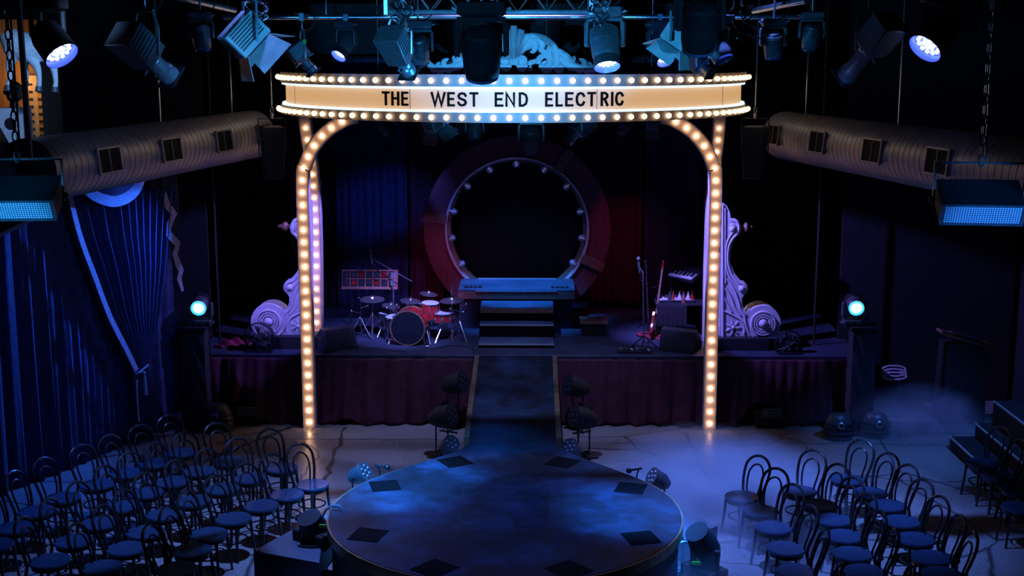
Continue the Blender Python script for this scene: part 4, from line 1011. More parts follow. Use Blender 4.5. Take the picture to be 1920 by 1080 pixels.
for sx in (1, -1):
    m = MB()
    stroke(m, [(20, 730), (10, 650), (40, 540), (110, 455), (220, 415), (330, 425), (420, 480), (480, 560), (505, 650), (490, 735)], [40, 44, 50, 46, 42, 38, 40, 44, 46, 34], sx)
    stroke(m, [(70, 600), (110, 520), (180, 470), (260, 445), (350, 470)], [14, 20, 22, 20, 10], sx, -.05)
    stroke(m, [(200, 450), (250, 470), (262, 530), (235, 580), (205, 580)], [34, 36, 34, 26, 8], sx, -.02)
    stroke(m, [(310, 450), (340, 480), (335, 530), (325, 565), (380, 580), (420, 565)], [40, 44, 36, 28, 22, 5], sx, -.02)
    stroke(m, [(440, 520), (420, 570), (420, 610), (440, 660), (470, 690)], [40, 40, 30, 26, 20], sx, -.02)
    stroke(m, [(370, 450), (430, 520), (465, 600), (478, 690)], [8, 14, 14, 6], sx, -.055)
    m.build('scroll', M_SCROLL, t)
    m = MB()
    ang = [PI * 2 * k / 22 for k in range(27)]
    stroke(m, [(112 + (66 - k * 2.0) * math.cos(q + 2.6), 690 + (64 - k * 2.0) * math.sin(q + 2.6)) for k, q in enumerate(ang)], [26, 24, 22, 18, 14], sx, -.03)
    m.tube([cv(112, 692, sx, -.05), cv(112, 692, sx, .02)], .045, 14)
    stroke(m, [(190, 735), (210, 705), (250, 690), (280, 660)], [26, 30, 26, 4], sx, -.02)
    stroke(m, [(290, 720), (310, 660), (360, 625), (410, 650), (425, 700), (400, 740)], [30, 36, 30, 30, 36, 30], sx, -.02)
    stroke(m, [(300, 745), (400, 755), (500, 740)], [26, 34, 20], sx)
    m.build('leaf', M_SCROLL, t)
    m = MB()
    stroke(m, [(500, 560), (560, 600), (620, 650), (680, 680), (700, 650), (692, 628)], [24, 44, 44, 30, 18, 6], sx, -.01)
    stroke(m, [(540, 640), (590, 700), (660, 740), (740, 760)], [22, 46, 54, 40], sx)
    stroke(m, [(640, 740), (740, 762), (840, 770), (930, 760), (975, 715), (978, 680)], [40, 42, 40, 40, 34, 14], sx)
    stroke(m, [(790, 770), (810, 730), (805, 690), (770, 668), (755, 672)], [36, 36, 28, 18, 6], sx, -.01)
    stroke(m, [(880, 740), (875, 720), (855, 700)], [30, 22, 8], sx, -.01)
    m.build('tail', M_SCROLL, t)
    for (x, y, r) in ((112, 745, 62), (205, 775, 26), (390, 755, 72), (530, 770, 58), (760, 775, 50), (860, 785, 54), (930, 775, 44)):
        c = cv(x, y, sx); rr = r / 6 * .00845; MB().tube([c + Vector((0, .06, 0)), c + Vector((0, .12, 0))], rr, 20).build('base_lobe', M_SCROLL, t)
bb = at(963, 118, CYD)
MB().box((AX, .10, bb.z - 5.45), (2.3, .03, .06)).build('back_batten', M_MATTE, t, smooth=False)
for s in (-1, 1): MB().tube([(AX + s * .5, .12, bb.z - 5.45), (AX + s * .5, .12, 9.0 - 5.45)], .006, 5).build('hanging_wire', M_STEEL, t)

# ------------------------------------------------------------------ scroll brackets at both sides of the stage
SY = 20.0; SCX = .02
def volute(mir, label):
    c = at(1320 + 385 / 3.48, 640, SY); t = thing('scroll_bracket', label, 'scenery', (SCX + mir * (c.x - SCX), SY, 1.25), 0, 'carved scroll brackets')
    def g(cx, cy, dy=0):
        p = at(1320 + cx / 3.48, 370 + cy / 3.48, SY); x = SCX + mir * (p.x - SCX)
        return Vector((x, SY + dy, max(1.25, p.z))) - Vector(t.location)
    out = [(100, 945), (100, 30), (125, 36), (150, 55), (168, 90), (176, 136), (200, 138), (222, 150), (240, 178), (245, 205), (236, 240), (205, 268), (184, 305), (172, 365), (175, 430), (195, 490), (235, 540), (262, 550), (280, 568), (289, 592), (284, 618), (265, 634), (248, 660), (250, 700), (262, 730), (280, 752), (300, 728)]
    for k in range(15):
        a = math.radians(215 + (360 + 52 - 215) * k / 14); out.append((385 + 118 * math.cos(a), 822 + 118 * math.sin(a)))
    out += [(430, 945)]
    P = [g(*p) for p in out]
    MB(Matrix(((1, 0, 0, 0), (0, 0, 1, 0), (0, 1, 0, 0), (0, 0, 0, 1)))).prism([(p.x, p.z) for p in P], 0, .14).build('plate', M_SCROLL, t, bevel=.012, ang=30)
    ctr = g(385, 822); k = .00845 / 3.48
    m = MB(frame(ctr + Vector((0, .14, 0)), (0, 1, 0))); m.lathe([(112 * k, 0), (116 * k, .02), (116 * k, .30), (.001, .30)], 40); m.build('volute_drum', M_SCROLL, t)
    m = MB(frame(ctr, (0, -1, 0)))
    for r in (78, 60, 44): m.lathe([((r - 9) * k, 0), ((r - 5) * k, .03), ((r + 3) * k, .03), ((r + 7) * k, 0)], 36, None, False)
    m.sphere((0, 0, .01), (30 * k, 30 * k, .07), 20, 12); m.build('volute_rings', M_SCROLL, t)
    m = MB()
    def rib(pts, r):
        m.tube(smoothpath([g(x, y, -.004) for x, y in pts], 7), r, 8)
    rib([(122, 50), (122, 500), (122, 935)], .022); rib([(138, 70), (138, 400), (140, 560)], .014)
    rib([(176, 150), (212, 160), (228, 195), (215, 238), (186, 272), (166, 310), (156, 365), (158, 435), (180, 500), (225, 553), (258, 566), (272, 592), (258, 612), (238, 606)], .018)
    rib([(170, 185), (190, 178), (202, 198), (190, 225), (165, 262), (148, 310), (142, 400), (150, 480), (178, 540), (220, 590), (236, 596)], .015)
    rib([(150, 530), (195, 600), (225, 680), (238, 730), (270, 765)], .018); rib([(140, 590), (175, 650), (200, 720), (240, 770)], .016); rib([(130, 650), (150, 690), (180, 745)], .014)
    rib([(262, 770), (272, 830), (290, 880), (320, 920)], .018); rib([(128, 740), (190, 770), (240, 800), (262, 850), (262, 890)], .016)
    m.build('raised_ribs', M_SCROLL, t)
    m = MB()
    for i in range(7):
        a = i * PI * 2 / 7; c = g(190, 850, -.005); d = Vector((math.cos(a), 0, math.sin(a)))
        m.tube([c + d * .03, c + d * .08, c + d * .13], [.012, .026, .008], 8, False, None, .6, (0, 1, 0))
    m.sphere(g(190, 850, -.01), .03, 10, 8); m.build('rosette', M_SCROLL, t)
    m = MB(); m.sphere(g(185, 205, -.004), .05, 14, 10); m.sphere(g(246, 596, -.004), .055, 14, 10); m.build('boss', M_SCROLL, t)
    m = MB(frame(g(244, 198, .07), (mir, 0, 0))); m.lathe([(.02, 0), (.03, .03), (.065, .06), (.075, .09), (.05, .13), (.025, .15), (.03, .17), (.012, .2), (.0001, .21)], 16); m.build('finial', M_BLOCK, t)
    return t
volute(-1, 'purple lit carved scroll bracket on the left side of the stage')
volute(1, 'half shadowed carved scroll bracket on the right side of the stage')
for (m_, lab) in ((-1, 'black block under the left scroll bracket'), (1, 'black block under the right scroll bracket')):
    a = at(1330, 640, SY).x - SCX; b = at(1440, 640, SY).x - SCX
    tag(MB().box((SCX + m_ * (a + b) / 2, SY + .1, (SZ + 1.25) / 2), (b - a, .46, .2)).build('riser_block', M_MATTE, bevel=.008), lab, 'block', 'blocks under the scrolls')

# ------------------------------------------------------------------ light towers left and right
for (x, lab, lx, s) in ((374, 'left', 376, -1), (1608, 'right', 1602, 1)):
    p = at(x, 800, 19.0); z1 = at(x, 612, 18.9).z
    t = thing('light_tower', 'black cloth wrapped tower at the %s of the stage under a lit lamp' % lab, 'tower', (p.x, 19.0, 0), 0, 'cloth wrapped light towers')
    def tw(u, v):
        a = u * 2 * PI; c, s_ = math.cos(a), math.sin(a); q = max(abs(c), abs(s_)); r = .19 / q ** .75 + .006 * math.sin(a * 9 + v * 20) + (.02 * math.sin(v * 90 + a * 2) * max(0, .35 - v))
        return (r * c, r * s_, z1 * v)
    MB().grid(tw, 72, 60).build('cloth_wrap', M_BLKCLOTH, t, solid=.006)
    MB().box((0, 0, z1 - .02), (.44, .44, .05)).build('top_plate', M_BLACK, t, bevel=.006)
    MB().box((0, 0, .02), (.6, .6, .04)).build('base_plate', M_BLACK, t, bevel=.006)
    cpos = at(lx, 572, 19.0)
    moving_head(cpos.x, 19.0, cpos.z + .02, .30, (.05 * -s, -.93, -.22), None, 'lamp with a bright cyan lens on top of the %s light tower' % lab, 'cyan', arm=(1, 0), up=False, group='lit tower lamps', length=1.0)

# ------------------------------------------------------------------ par lamps and gooseneck microphones round the thrust
def par_lamp(C, aim, r, label, lit='off', stand=True, zf=0., group='floor par lamps'):
    M_CASE = globals()['M_CASE'] if lit == 'on' else M_MATTE
    C = Vector(C); a = Vector(aim).normalized(); t = thing('par_lamp', label, 'stage lamp', (C.x, C.y, zf), 0, group); M = frame(C, a)
    loc(MB(M).lathe([(.001, -r * 2.2), (r * .55, -r * 2.1), (r * .95, -r * 1.3), (r, 0), (r * 1.05, .0), (r * 1.05, .02), (r * .96, .02)], 22).build('can', M_CASE, t), t)
    fl = MB(M)
    fl.lathe([(r * .96, .006), (.001, .01)], 22, None, False)
    for k in range(7): fl.sphere((r * .6 * math.cos(k) * (k > 0), r * .6 * math.sin(k) * (k > 0), .012), (r * .22, r * .22, .02), 8, 6)
    loc(fl.build('lens', M_LENS if lit == 'off' else M_FIN, t), t)
    h = Vector((-a.y, a.x, 0)).normalized(); K = C - a * r; y = MB()
    b = Vector((K.x, K.y, zf + .015))
    y.tube([K + h * r * 1.12, b + h * r * 1.12], .012, 6); y.tube([K - h * r * 1.12, b - h * r * 1.12], .012, 6); y.tube([b - h * r * 1.3, b + h * r * 1.3], .016, 6)
    for e in (-1, 1): y.tube([b + h * e * r - Vector((a.x, a.y, 0)) * r, b + h * e * r + Vector((a.x, a.y, 0)) * r], .014, 6)
    loc(y.build('yoke', M_BLACK, t), t); return t
for (x, y, d, lab) in ((684, 884, (.85, -.4, .55), 'small par lamp at the left rim of the round stage beside a microphone'), (846, 832, (.5, -.6, .6), 'small par lamp in the left crook of the ramp and round stage'),
                       (1224, 894, (-.85, -.3, .55), 'small par lamp at the right rim of the round stage beside a microphone'), (1069, 838, (-.5, -.6, .6), 'small par lamp in the right crook of the ramp and round stage')):
    Yd = 15.2 if x in (684, 1224) else 16.3
    par_lamp(at(x, y, Yd), d, .115, lab, 'on')
for (x, y, Yd, d, lab) in ((866, 716, 18.9, (.9, -.4, .3), 'dark par lamp left of the ramp, the one nearer the stage'), (846, 778, 17.6, (.9, -.4, .3), 'dark par lamp left of the ramp, the one nearer the round stage'),
                           (1066, 722, 18.9, (-.9, -.4, .3), 'dark par lamp right of the ramp, the one nearer the stage'), (1077, 780, 17.6, (-.9, -.4, .3), 'dark par lamp right of the ramp, the one nearer the round stage')):
    par_lamp(at(x, y, Yd), d, .16, lab, 'off')
for (x, y, s, lab) in ((712, 876, 1, 'little gooseneck microphone at the left rim of the round stage'), (1194, 882, -1, 'little gooseneck microphone at the right rim of the round stage')):
    p = at(x, y, 14.95); t = thing('gooseneck_microphone', lab, 'microphone', (p.x, p.y, 0), 0, 'rim microphones')
    loc(MB().tube(smoothpath([(p.x, p.y, 0), (p.x, p.y, p.z - .10), (p.x - s * .02, p.y, p.z), (p.x + s * .05, p.y - .03, p.z + .02)], 6), .009, 6).build('gooseneck', M_BLACK, t), t)
    m = MB(); m.tube([(p.x - s * .06, p.y + .02, p.z + .02), (p.x + s * .06, p.y - .03, p.z + .015)], .016, 8); m.sphere((p.x + s * .10, p.y - .045, p.z + .01), .036, 10, 8); loc(m.build('capsule', M_BLACK, t), t)
    loc(MB().lathe([(.09, 0), (.09, .015), (.02, .03)], 16, Matrix.Translation((p.x, p.y, 0))).build('base', M_BLACK, t), t)
# big floor lamps on the plinths
def plinth_lamp(C, aim, zf, label, s):
    C = Vector(C); a = Vector(aim).normalized(); t = thing('plinth_moving_lamp', label, 'stage lamp', (C.x, C.y, zf), 0, 'lamps at the plinths'); M = frame(C, a); r = .13
    loc(MB(M).lathe([(.001, -.34), (r * .8, -.32), (r * 1.15, -.2), (r * 1.2, -.02), (r, .10), (r * 1.05, .12), (r * .9, .12)], 24).build('head', M_MATTE, t), t)
    loc(MB(M).lathe([(r * .92, .10), (.001, .105)], 24, None, False).build('lens', M_LENS, t), t)
    h = Vector((-a.y, a.x, 0)).normalized(); y = MB(); K = C - a * .12
    for e in (-1, 1): loc(MB().tube([K + h * e * .19, Vector((K.x, K.y, zf + .12)) + h * e * .17], .035, 8).build('yoke_arm', M_MATTE, t), t)
    loc(MB(Matrix.Translation((K.x, K.y, zf + .065)) @ Matrix.Rotation(math.atan2(h.y, h.x), 4, 'Z')).box((0, 0, 0), (.46, .30, .13)).build('base', M_MATTE, t, bevel=.02), t)
    q = Vector((K.x, K.y, zf + .13)) ; hd = MB(); hd.tube(smoothpath([q + Vector((s * .02, .12, .0)), q + Vector((s * .10, .14, .18)), q + Vector((s * .26, .10, .22)), q + Vector((s * .30, .06, .04))], 6), .016, 7); loc(hd.build('handle', M_FIN, t), t)
    loc(MB().box((K.x + s * .12, K.y - .20, zf + .24), (.10, .02, .035)).build('yellow_tag', M_GREEN, t, smooth=False), t)
    cb = MB(); cb.tube(smoothpath([q + Vector((-s * .1, -.12, -.05)), q + Vector((-s * .16, -.2, -.11)), q + Vector((s * .0, -.24, -.115)), q + Vector((s * .15, -.2, -.115))], 6), .012, 6); loc(cb.build('cable', M_BLACK, t), t)
    return t
plinth_lamp(at(586, 985, 13.35), (-.25, -.35, .9), .40, 'black moving lamp with its handle up on the left plinth', 1)
plinth_lamp(at(1314, 1010, 13.35), (-.45, -.35, .82), 0., 'black moving lamp trailing cables in front of the right plinth', -1)

# ------------------------------------------------------------------ drum kit
FZ = SZ
def legs3(mb, c, r, h, rad=.010, a0=0):
    for k in range(3):
        a = a0 + k * 2 * PI / 3; mb.tube([(c[0], c[1], c[2] + h), (c[0] + r * math.cos(a), c[1] + r * math.sin(a), c[2])], rad, 6)
def drum(name, label, C, axis, r, L, shell, head, legs=None, hoop=M_CHROME, group='drum kit'):
    C = Vector(C); t = thing(name, label, 'drum', (C.x, C.y, FZ), 0, group); M = frame(C, axis)
    loc(MB(M).lathe([(r, -L / 2), (r, L / 2)], 32).build('shell', shell, t), t)
    loc(MB(M).lathe([(.001, L / 2 + .008), (r * .96, L / 2 + .006), (r * .99, L / 2 - .002)], 32, None, False).build('drumhead', head, t), t)
    for z in (-L / 2, L / 2): loc(MB(M).lathe([(r * .985, z - .012), (r * 1.05, z - .012), (r * 1.05, z + .014), (r * .985, z + .014)], 32, None, False).build('hoop', hoop, t), t)
    lg = MB(M)
    for k in range(8):
        a = k * PI / 4; lg.tube([(r * 1.04 * math.cos(a), r * 1.04 * math.sin(a), -L / 2), (r * 1.04 * math.cos(a), r * 1.04 * math.sin(a), L / 2)], .007, 5); lg.box((r * 1.03 * math.cos(a), r * 1.03 * math.sin(a), 0), (.03, .03, .05))
    loc(lg.build('lug', M_CHROME, t), t)
    s = MB()
    if legs == 'stand': s.tube([(C.x, C.y, C.z - L / 2), (C.x, C.y, FZ + .2)], .012, 6); legs3(s, (C.x, C.y, FZ), .24, .3)
    elif legs == 'floor':
        for k in range(3):
            a = .5 + k * 2 * PI / 3; s.tube([(C.x + r * 1.06 * math.cos(a), C.y + r * 1.06 * math.sin(a), C.z + .05), (C.x + r * 1.15 * math.cos(a), C.y + r * 1.15 * math.sin(a), FZ)], .010, 6)
    elif legs == 'bass':
        for e in (-1, 1): s.tube([(C.x + e * r * .9, C.y + .05, C.z + .02), (C.x + e * r * 1.25, C.y - .12, FZ)], .012, 6)
    elif legs == 'mount': s.tube([(C.x, C.y + .03, C.z - L / 2), (C.x + .02, C.y + .12, C.z - L / 2 - .18)], .014, 6)
    if s.v: loc(s.build('leg', M_CHROME, t), t)
    return t
pB = at(769, 629, 20.35)
bass = drum('bass_drum', 'red bass drum with a black front head facing the room', (pB.x, 20.35, FZ + .29), (-.10, -1, .0), .275, .42, M_RED, M_BHEAD, 'bass', M_BRASS)
p = at(806, 580, 20.6); drum('tom_drum', 'red rack tom mounted above the bass drum', (p.x, 20.6, p.z - .02), (.05, -.10, 1), .15, .25, M_RED, M_HEAD, 'mount')
p = at(831, 594, 20.55); drum('snare_drum', 'shallow red snare drum on a stand right of the bass drum', (p.x, 20.55, p.z), (0, -.05, 1), .17, .13, M_RED, M_HEAD, 'stand')
p = at(743, 596, 20.6); drum('tom_drum', 'dark floor tom with pale head left of the bass drum', (p.x, 20.6, p.z - .15), (0, -.08, 1), .18, .34, M_SCREEN, M_HEAD, 'floor')
p = at(723, 590, 20.95); drum('tom_drum', 'second pale headed tom behind the floor tom', (p.x, 20.95, p.z - .08), (.1, -.08, 1), .14, .22, M_SCREEN, M_HEAD, 'stand')
p = at(778, 580, 21.0); drum('tom_drum', 'small red tom behind the middle cymbal', (p.x, 21.0, p.z - .03), (0, -.08, 1), .15, .22, M_RED, M_HEAD, 'stand')
for (x, y, Yd, r, tl, lab) in ((698, 559, 20.75, .205, (.02, -.10), 'ride cymbal on a tripod at the left of the drum kit'), (770, 562, 20.85, .17, (.10, -.12), 'crash cymbal over the back of the bass drum'),
                               (804, 549, 21.0, .15, (.14, -.10), 'highest small cymbal of the drum kit, tilted'), (847, 561, 20.6, .20, (-.05, -.08), 'hi-hat cymbals at the right of the drum kit with rod above'),
                               (733, 571, 20.9, .16, (.12, -.10), 'thin low cymbal between the floor tom and the console')):
    p = at(x, y, Yd); t = thing('cymbal_stand', lab, 'cymbal', (p.x, p.y, FZ), 0, 'cymbals of the drum kit'); h = p.z - FZ
    M = frame((0, 0, h), (tl[0], tl[1], 1))
    MB(M).lathe([(.001, .03), (r * .18, .026), (r * .24, .006), (r * .6, -.006), (r, -.022), (r, -.024), (r * .6, -.010), (r * .2, -.002)], 32).build('cymbal', M_CYM, t)
    if 'hi-hat' in lab: MB(M).lathe([(r, -.03), (r * .6, -.042), (.02, -.05)], 32).build('cymbal', M_CYM, t)
    MB().tube([(0, 0, .25), (0, 0, h + (.22 if 'hi-hat' in lab else .06))], .010, 6).build('pole', M_CHROME, t)
    for k in range(3):
        a = .6 + k * 2 * PI / 3; MB().tube([(0, 0, .42), (.24 * math.cos(a), .24 * math.sin(a), .012)], .010, 6).build('leg', M_CHROME, t)
t = thing('drum_throne', 'round drummer stool half hidden behind the bass drum', 'stool', (-1.75, 21.2, FZ))
MB().lathe([(.001, .46), (.15, .46), (.17, .49), (.15, .53), (.001, .54)], 20).build('seat', M_MATTE, t); MB().tube([(0, 0, .2), (0, 0, .46)], .014, 6).build('pole', M_CHROME, t)
for k in range(3): a = k * 2 * PI / 3; MB().tube([(0, 0, .25), (.24 * math.cos(a), .24 * math.sin(a), .01)], .011, 6).build('leg', M_CHROME, t)
for (x, y, Yd, lab) in ((676, 632, 20.7, 'bare chrome hardware stand left of the kit, below the ride cymbal'), (862, 640, 20.5, 'bare chrome hardware stand at the right end of the kit'), (742, 640, 20.6, 'chrome hardware stand between the ride cymbal and the bass drum')):
    p = onz(x, y, FZ); t = thing('hardware_stand', lab, 'stand', (p.x, p.y, FZ), 0, 'chrome drum hardware')
    MB().tube([(0, 0, .15), (.02, 0, .62)], .012, 6).build('pole', M_CHROME, t)
    for k in range(3): a = k * 2 * PI / 3 + x; MB().tube([(0, 0, .34), (.2 * math.cos(a), .2 * math.sin(a), .01)], .010, 6).build('leg', M_CHROME, t)
    for k in range(3): a = k * 2.2 + x; MB().tube([(.01, 0, .40 + .09 * k), (.15 * math.cos(a), .15 * math.sin(a), .46 + .09 * k)], .008, 6).build('arm', M_CHROME, t); MB().sphere((.15 * math.cos(a), .15 * math.sin(a), .46 + .09 * k), .022, 8, 6).build('clamp', M_CHROME, t)
p = onz(800, 648, FZ); t = thing('kick_pedal', 'small chrome pedal on the stage right of the bass drum', 'pedal', (p.x, p.y, FZ)); MB().box((0, 0, .02), (.10, .30, .02)).build('plate', M_CHROME, t, bevel=.004); MB().tube([(-.05, .1, .02), (-.05, .1, .2), (.05, .1, .2), (.05, .1, .02)], .009, 6).build('post', M_CHROME, t)
for (pts, lab) in (([(625, 660), (680, 652), (720, 656), (760, 660)], 'black cable snaking along the stage front below the drum kit'), ([(810, 655), (850, 648), (880, 652), (892, 658)], 'black cable curling right of the drum kit'), ([(1120, 640), (1160, 652), (1200, 648), (1260, 660)], 'black cable crossing the stage near the right pedals')):
    tag(MB().tube(smoothpath([onz(x, y, FZ) + Vector((0, 0, .008)) for x, y in pts], 7), .009, 6).build('floor_cable', M_CASE), lab, 'cable', 'cables on the stage')
p = at(730, 640, 20.2)
def micstand(base, top, boom, label, tall=True):
    t = thing('microphone_stand', label, 'microphone stand', tuple(base), 0, 'microphone stands'); b = Vector(base); T_ = Vector(top)
    for k in range(3):
        a = .3 + k * 2 * PI / 3; MB().tube([(0, 0, .22), (.24 * math.cos(a), .24 * math.sin(a), .012)], .010, 6).build('leg', M_BLACK, t)
    MB().tube([(0, 0, .1), tuple(T_ - b)], .011, 7).build('pole', M_FIN, t)
    end = T_ - b
    if boom is not None:
        e0 = Vector(boom[0]) - b; e1 = Vector(boom[1]) - b; MB().tube([e0, e1], .008, 6).build('boom_arm', M_FIN, t); end = e1
        MB().tube(smoothpath([e1, e1 + Vector((.04, 0, -.22)), e1 + Vector((.20, 0, -.34)), e1 + Vector((.34, 0, -.26))], 6), .006, 5).build('cable', M_BLACK, t)
    m = MB(); m.tube([end - Vector((-.015, 0, .10)), end + Vector((-.01, 0, .08))], [.014, .022], 10); m.sphere(end + Vector((-.012, 0, .12)), (.032, .032, .04), 12, 8)
    m.build('microphone', M_FIN, t); return t
b_ = onz(745, 607, FZ)
micstand((b_.x, 21.3, FZ), at(737, 520, 21.3), (at(773, 528, 21.2), at(696, 484, 21.4)), 'boom microphone stand leaning over the red wood console')
micstand(tuple(onz(1207, 655, FZ)), at(1205, 508, onz(1207, 655, FZ).y), (at(1207, 512, 19.75), at(1198, 500, 19.8)), 'thin microphone stand at the stage edge, left of the pair')
micstand(tuple(onz(1216, 620, FZ)), at(1211, 503, onz(1216, 620, FZ).y), None, 'second microphone stand just behind the stage edge one')
# console
c = at(694, 523, 21.6); t = thing('synth_console', 'red wood console with two rows of dials on a stand behind the drums', 'console', (c.x, 21.6, FZ)); hz = c.z - FZ
wd, hh = .96, .29; R = Matrix.Translation((0, 0, hz)) @ Matrix.Rotation(math.radians(-12), 4, 'X')
MB(R).box((0, .06, 0), (wd, .12, hh)).build('case', M_SCREEN, t, smooth=False)
fr = MB(R)
for z in (-hh / 2, hh / 2): fr.box((0, -.01, z), (wd, .05, .025))
for i in range(8): fr.box((-wd / 2 + .13 * i + .01, -.01, 0), (.018, .04, hh))
fr.box((0, -.01, 0), (wd * .86, .04, .018)); fr.box((wd / 2 - .01, -.01, 0), (.02, .05, hh)); fr.build('wood_frame', M_SYNTH, t, smooth=False)
for i in range(7):
    for j in (-1, 1):
        MB(R).box((-wd / 2 + .13 * i + .075, -.006, j * .068), (.085, .03, .075)).build('meter', M_SCREEN if (i + j) % 3 else M_RED, t, bevel=.006)
MB(R).box((wd / 2 - .075, -.012, .0), (.10, .03, hh * .8)).build('side_panel', M_FIN, t, smooth=False)
MB(R).box((0, -.06, -hh / 2 - .02), (wd, .16, .03)).build('shelf', M_SYNTH, t, smooth=False)
for s in (-1, 1):
    MB().tube([(s * .3, 0, hz - .15), (s * .36, .02, 0)], .014, 6).build('leg', M_BLACK, t)

# ------------------------------------------------------------------ keyboards, guitars, bottles, wedges, cables
c = at(1276, 560, 21.0); th = c.z - FZ - .04
t = thing('keyboard_table', 'dark table carrying the lower keyboard and bottles', 'table', (c.x, 21.0, FZ)); MB().box((.0, 0, th - .02), (.86, .46, .04)).build('tabletop', M_MATTE, t, bevel=.005)
for sx in (-1, 1):
    for sy in (-1, 1): MB().tube([(sx * .38, sy * .18, th - .03), (sx * .40, sy * .20, 0)], .016, 6).build('leg', M_BLACK, t)
MB().grid(lambda u, v: (-.42 + .5 * u, -.236 - .012 * math.sin(u * 40) * v, th - .42 * v), 50, 6).build('cloth_front', M_BLKCLOTH, t, solid=.006)
def keyboard(c, wd, dp, tilt, rz, label, octs):
    t = thing('keyboard', label, 'keyboard', tuple(c), rz, 'stage keyboards'); R = Matrix.Rotation(tilt, 4, 'X')
    MB(R).box((0, 0, .035), (wd, dp, .07)).build('case', M_SCREEN, t, bevel=.01)
    MB(R).box((0, -dp * .26, .074), (wd * .94, dp * .42, .014)).build('white_keys', M_KEY, t, smooth=False)
    bk = MB(R); n = octs * 7; kw = wd * .94 / n
    for i in range(n):
        if i % 7 in (0, 1, 3, 4, 5): bk.box((-wd * .47 + kw * (i + 1), -dp * .18, .086), (kw * .55, dp * .26, .014))
    bk.build('black_keys', M_MATTE, t, smooth=False)
    kn = MB(R)
    for i in range(12): kn.tube([(-wd * .42 + wd * .075 * i, dp * .28, .07), (-wd * .42 + wd * .075 * i, dp * .28, .088)], .010, 8)
    kn.build('knob', M_FIN, t); MB(R).box((0, dp * .12, .073), (wd * .3, dp * .14, .006)).build('screen', M_STAGE, t, smooth=False)
    return t
keyboard(Vector((c.x - .09, 20.98, FZ + th)), .62, .34, math.radians(6), 0, 'lower keyboard with white keys lying on the dark table', 3)
c2 = at(1289, 516, 21.25); k2 = keyboard(c2, .58, .38, math.radians(28), math.radians(-52), 'upper keyboard tilted steeply on a stand above the table', 3)
t = thing('keyboard_stand', 'black stand holding up the tilted keyboard beside the post', 'stand', (c2.x + .08, 21.3, FZ)); hz = c2.z - FZ
for s in (-1, 1): MB().tube([(s * .12, s * .05, 0), (-s * .05, 0, hz - .05)], .016, 6).build('leg', M_BLACK, t)
MB().box((-.03, 0, hz - .05), (.34, .24, .03)).build('support', M_BLACK, t, bevel=.005)
for (x, m_, lab) in ((1255, M_STAGE, 'dark blue bottle, leftmost of the bottles on the keyboard table'), (1262, M_GUITAR, 'short amber bottle, second on the keyboard table'), (1274, M_HEAD, 'pale bottle in the middle of the keyboard table'),
                     (1281, M_SYNTH, 'brown bottle, fourth on the keyboard table'), (1290, M_HEAD, 'tall pale bottle near the post on the keyboard table'), (1298, M_RED, 'red bottle, rightmost on the keyboard table')):
    p = at(x, 560, 20.84); t = thing('bottle', lab, 'bottle', (p.x, 20.84 - (.03 if x % 2 else 0), FZ + th + (.0 if x > 1271 else .0)), 0, 'bottles on the keyboard table')
    MB().lathe([(.028, 0), (.030, .01), (.030, .10), (.012, .14), (.011, .18), (.0001, .18)], 14).build('body', m_, t); MB().lathe([(.013, .18), (.013, .2), (.0001, .2)], 10).build('cap', M_CHROME, t)
def guitar(base, top, rz, body, label):
    base = Vector(base); T_ = Vector(top); ax = (T_ - base); L = ax.length
    t = thing('electric_guitar', label, 'guitar', tuple(base), 0, 'guitars on stands'); M = frame((0, 0, 0), ax, (math.cos(rz), math.sin(rz), 0))
    S = [(0, .02), (.10, .0), (.17, .06), (.18, .14), (.13, .22), (.125, .28), (.15, .35), (.12, .42), (.05, .40), (.03, .36)]
    poly = [(x, z) for x, z in S] + [(-x, z) for x, z in S[::-1][:-1]]
    K = M @ Matrix(((1, 0, 0, 0), (0, 0, 1, 0), (0, 1, 0, 0), (0, 0, 0, 1)))
    MB(K).prism(poly, -.025, .025).build('body', body, t, bevel=.01)
    MB(M).box((0, -.028, .22), (.14, .012, .22)).build('pickguard', M_KEY, t, bevel=.002)
    MB(M).box((0, -.026, L * .62), (.045, .03, L * .62)).build('neck', M_BLOCK, t, smooth=False)
    MB(M).box((.01, -.022, L * .96), (.075, .022, .14)).build('headstock', M_RED, t, bevel=.004)
    pg = MB(M)
    for i in range(6): pg.sphere((.05, -.02, L * .91 + i * .022), .009, 6, 5)
    pg.build('tuning_peg', M_CHROME, t)
    return t
gb = at(1222, 618, 20.7); guitar((gb.x, 20.7, FZ + .04), at(1241, 490, 20.95), math.radians(75), M_GUITAR, 'cherry guitar seen edge on, leaning against the keyboard table')
gb = at(1248, 618, 21.4); guitar((gb.x, 21.4, FZ + .04), at(1263, 494, 21.6), math.radians(60), M_SYNTH, 'second guitar behind, only its red headstock and neck clear')
cc = onz(1226, 630, FZ); m = MB()
for i in range(6):
    rx, ry = .22 + .012 * i, .20 - .02 * i; ox = random.uniform(-.05, .08); oy = random.uniform(-.04, .04)
    m.tube([(cc.x + ox + rx * math.cos(q), cc.y + oy + ry * math.sin(q), FZ + .008 + .007 * i) for q in [k * PI / 14 for k in range(28)]], .007, 5, True)
tag(m.build('coiled_cable', M_REDCABLE), 'coiled red cable on the stage floor below the cherry guitar', 'cable')
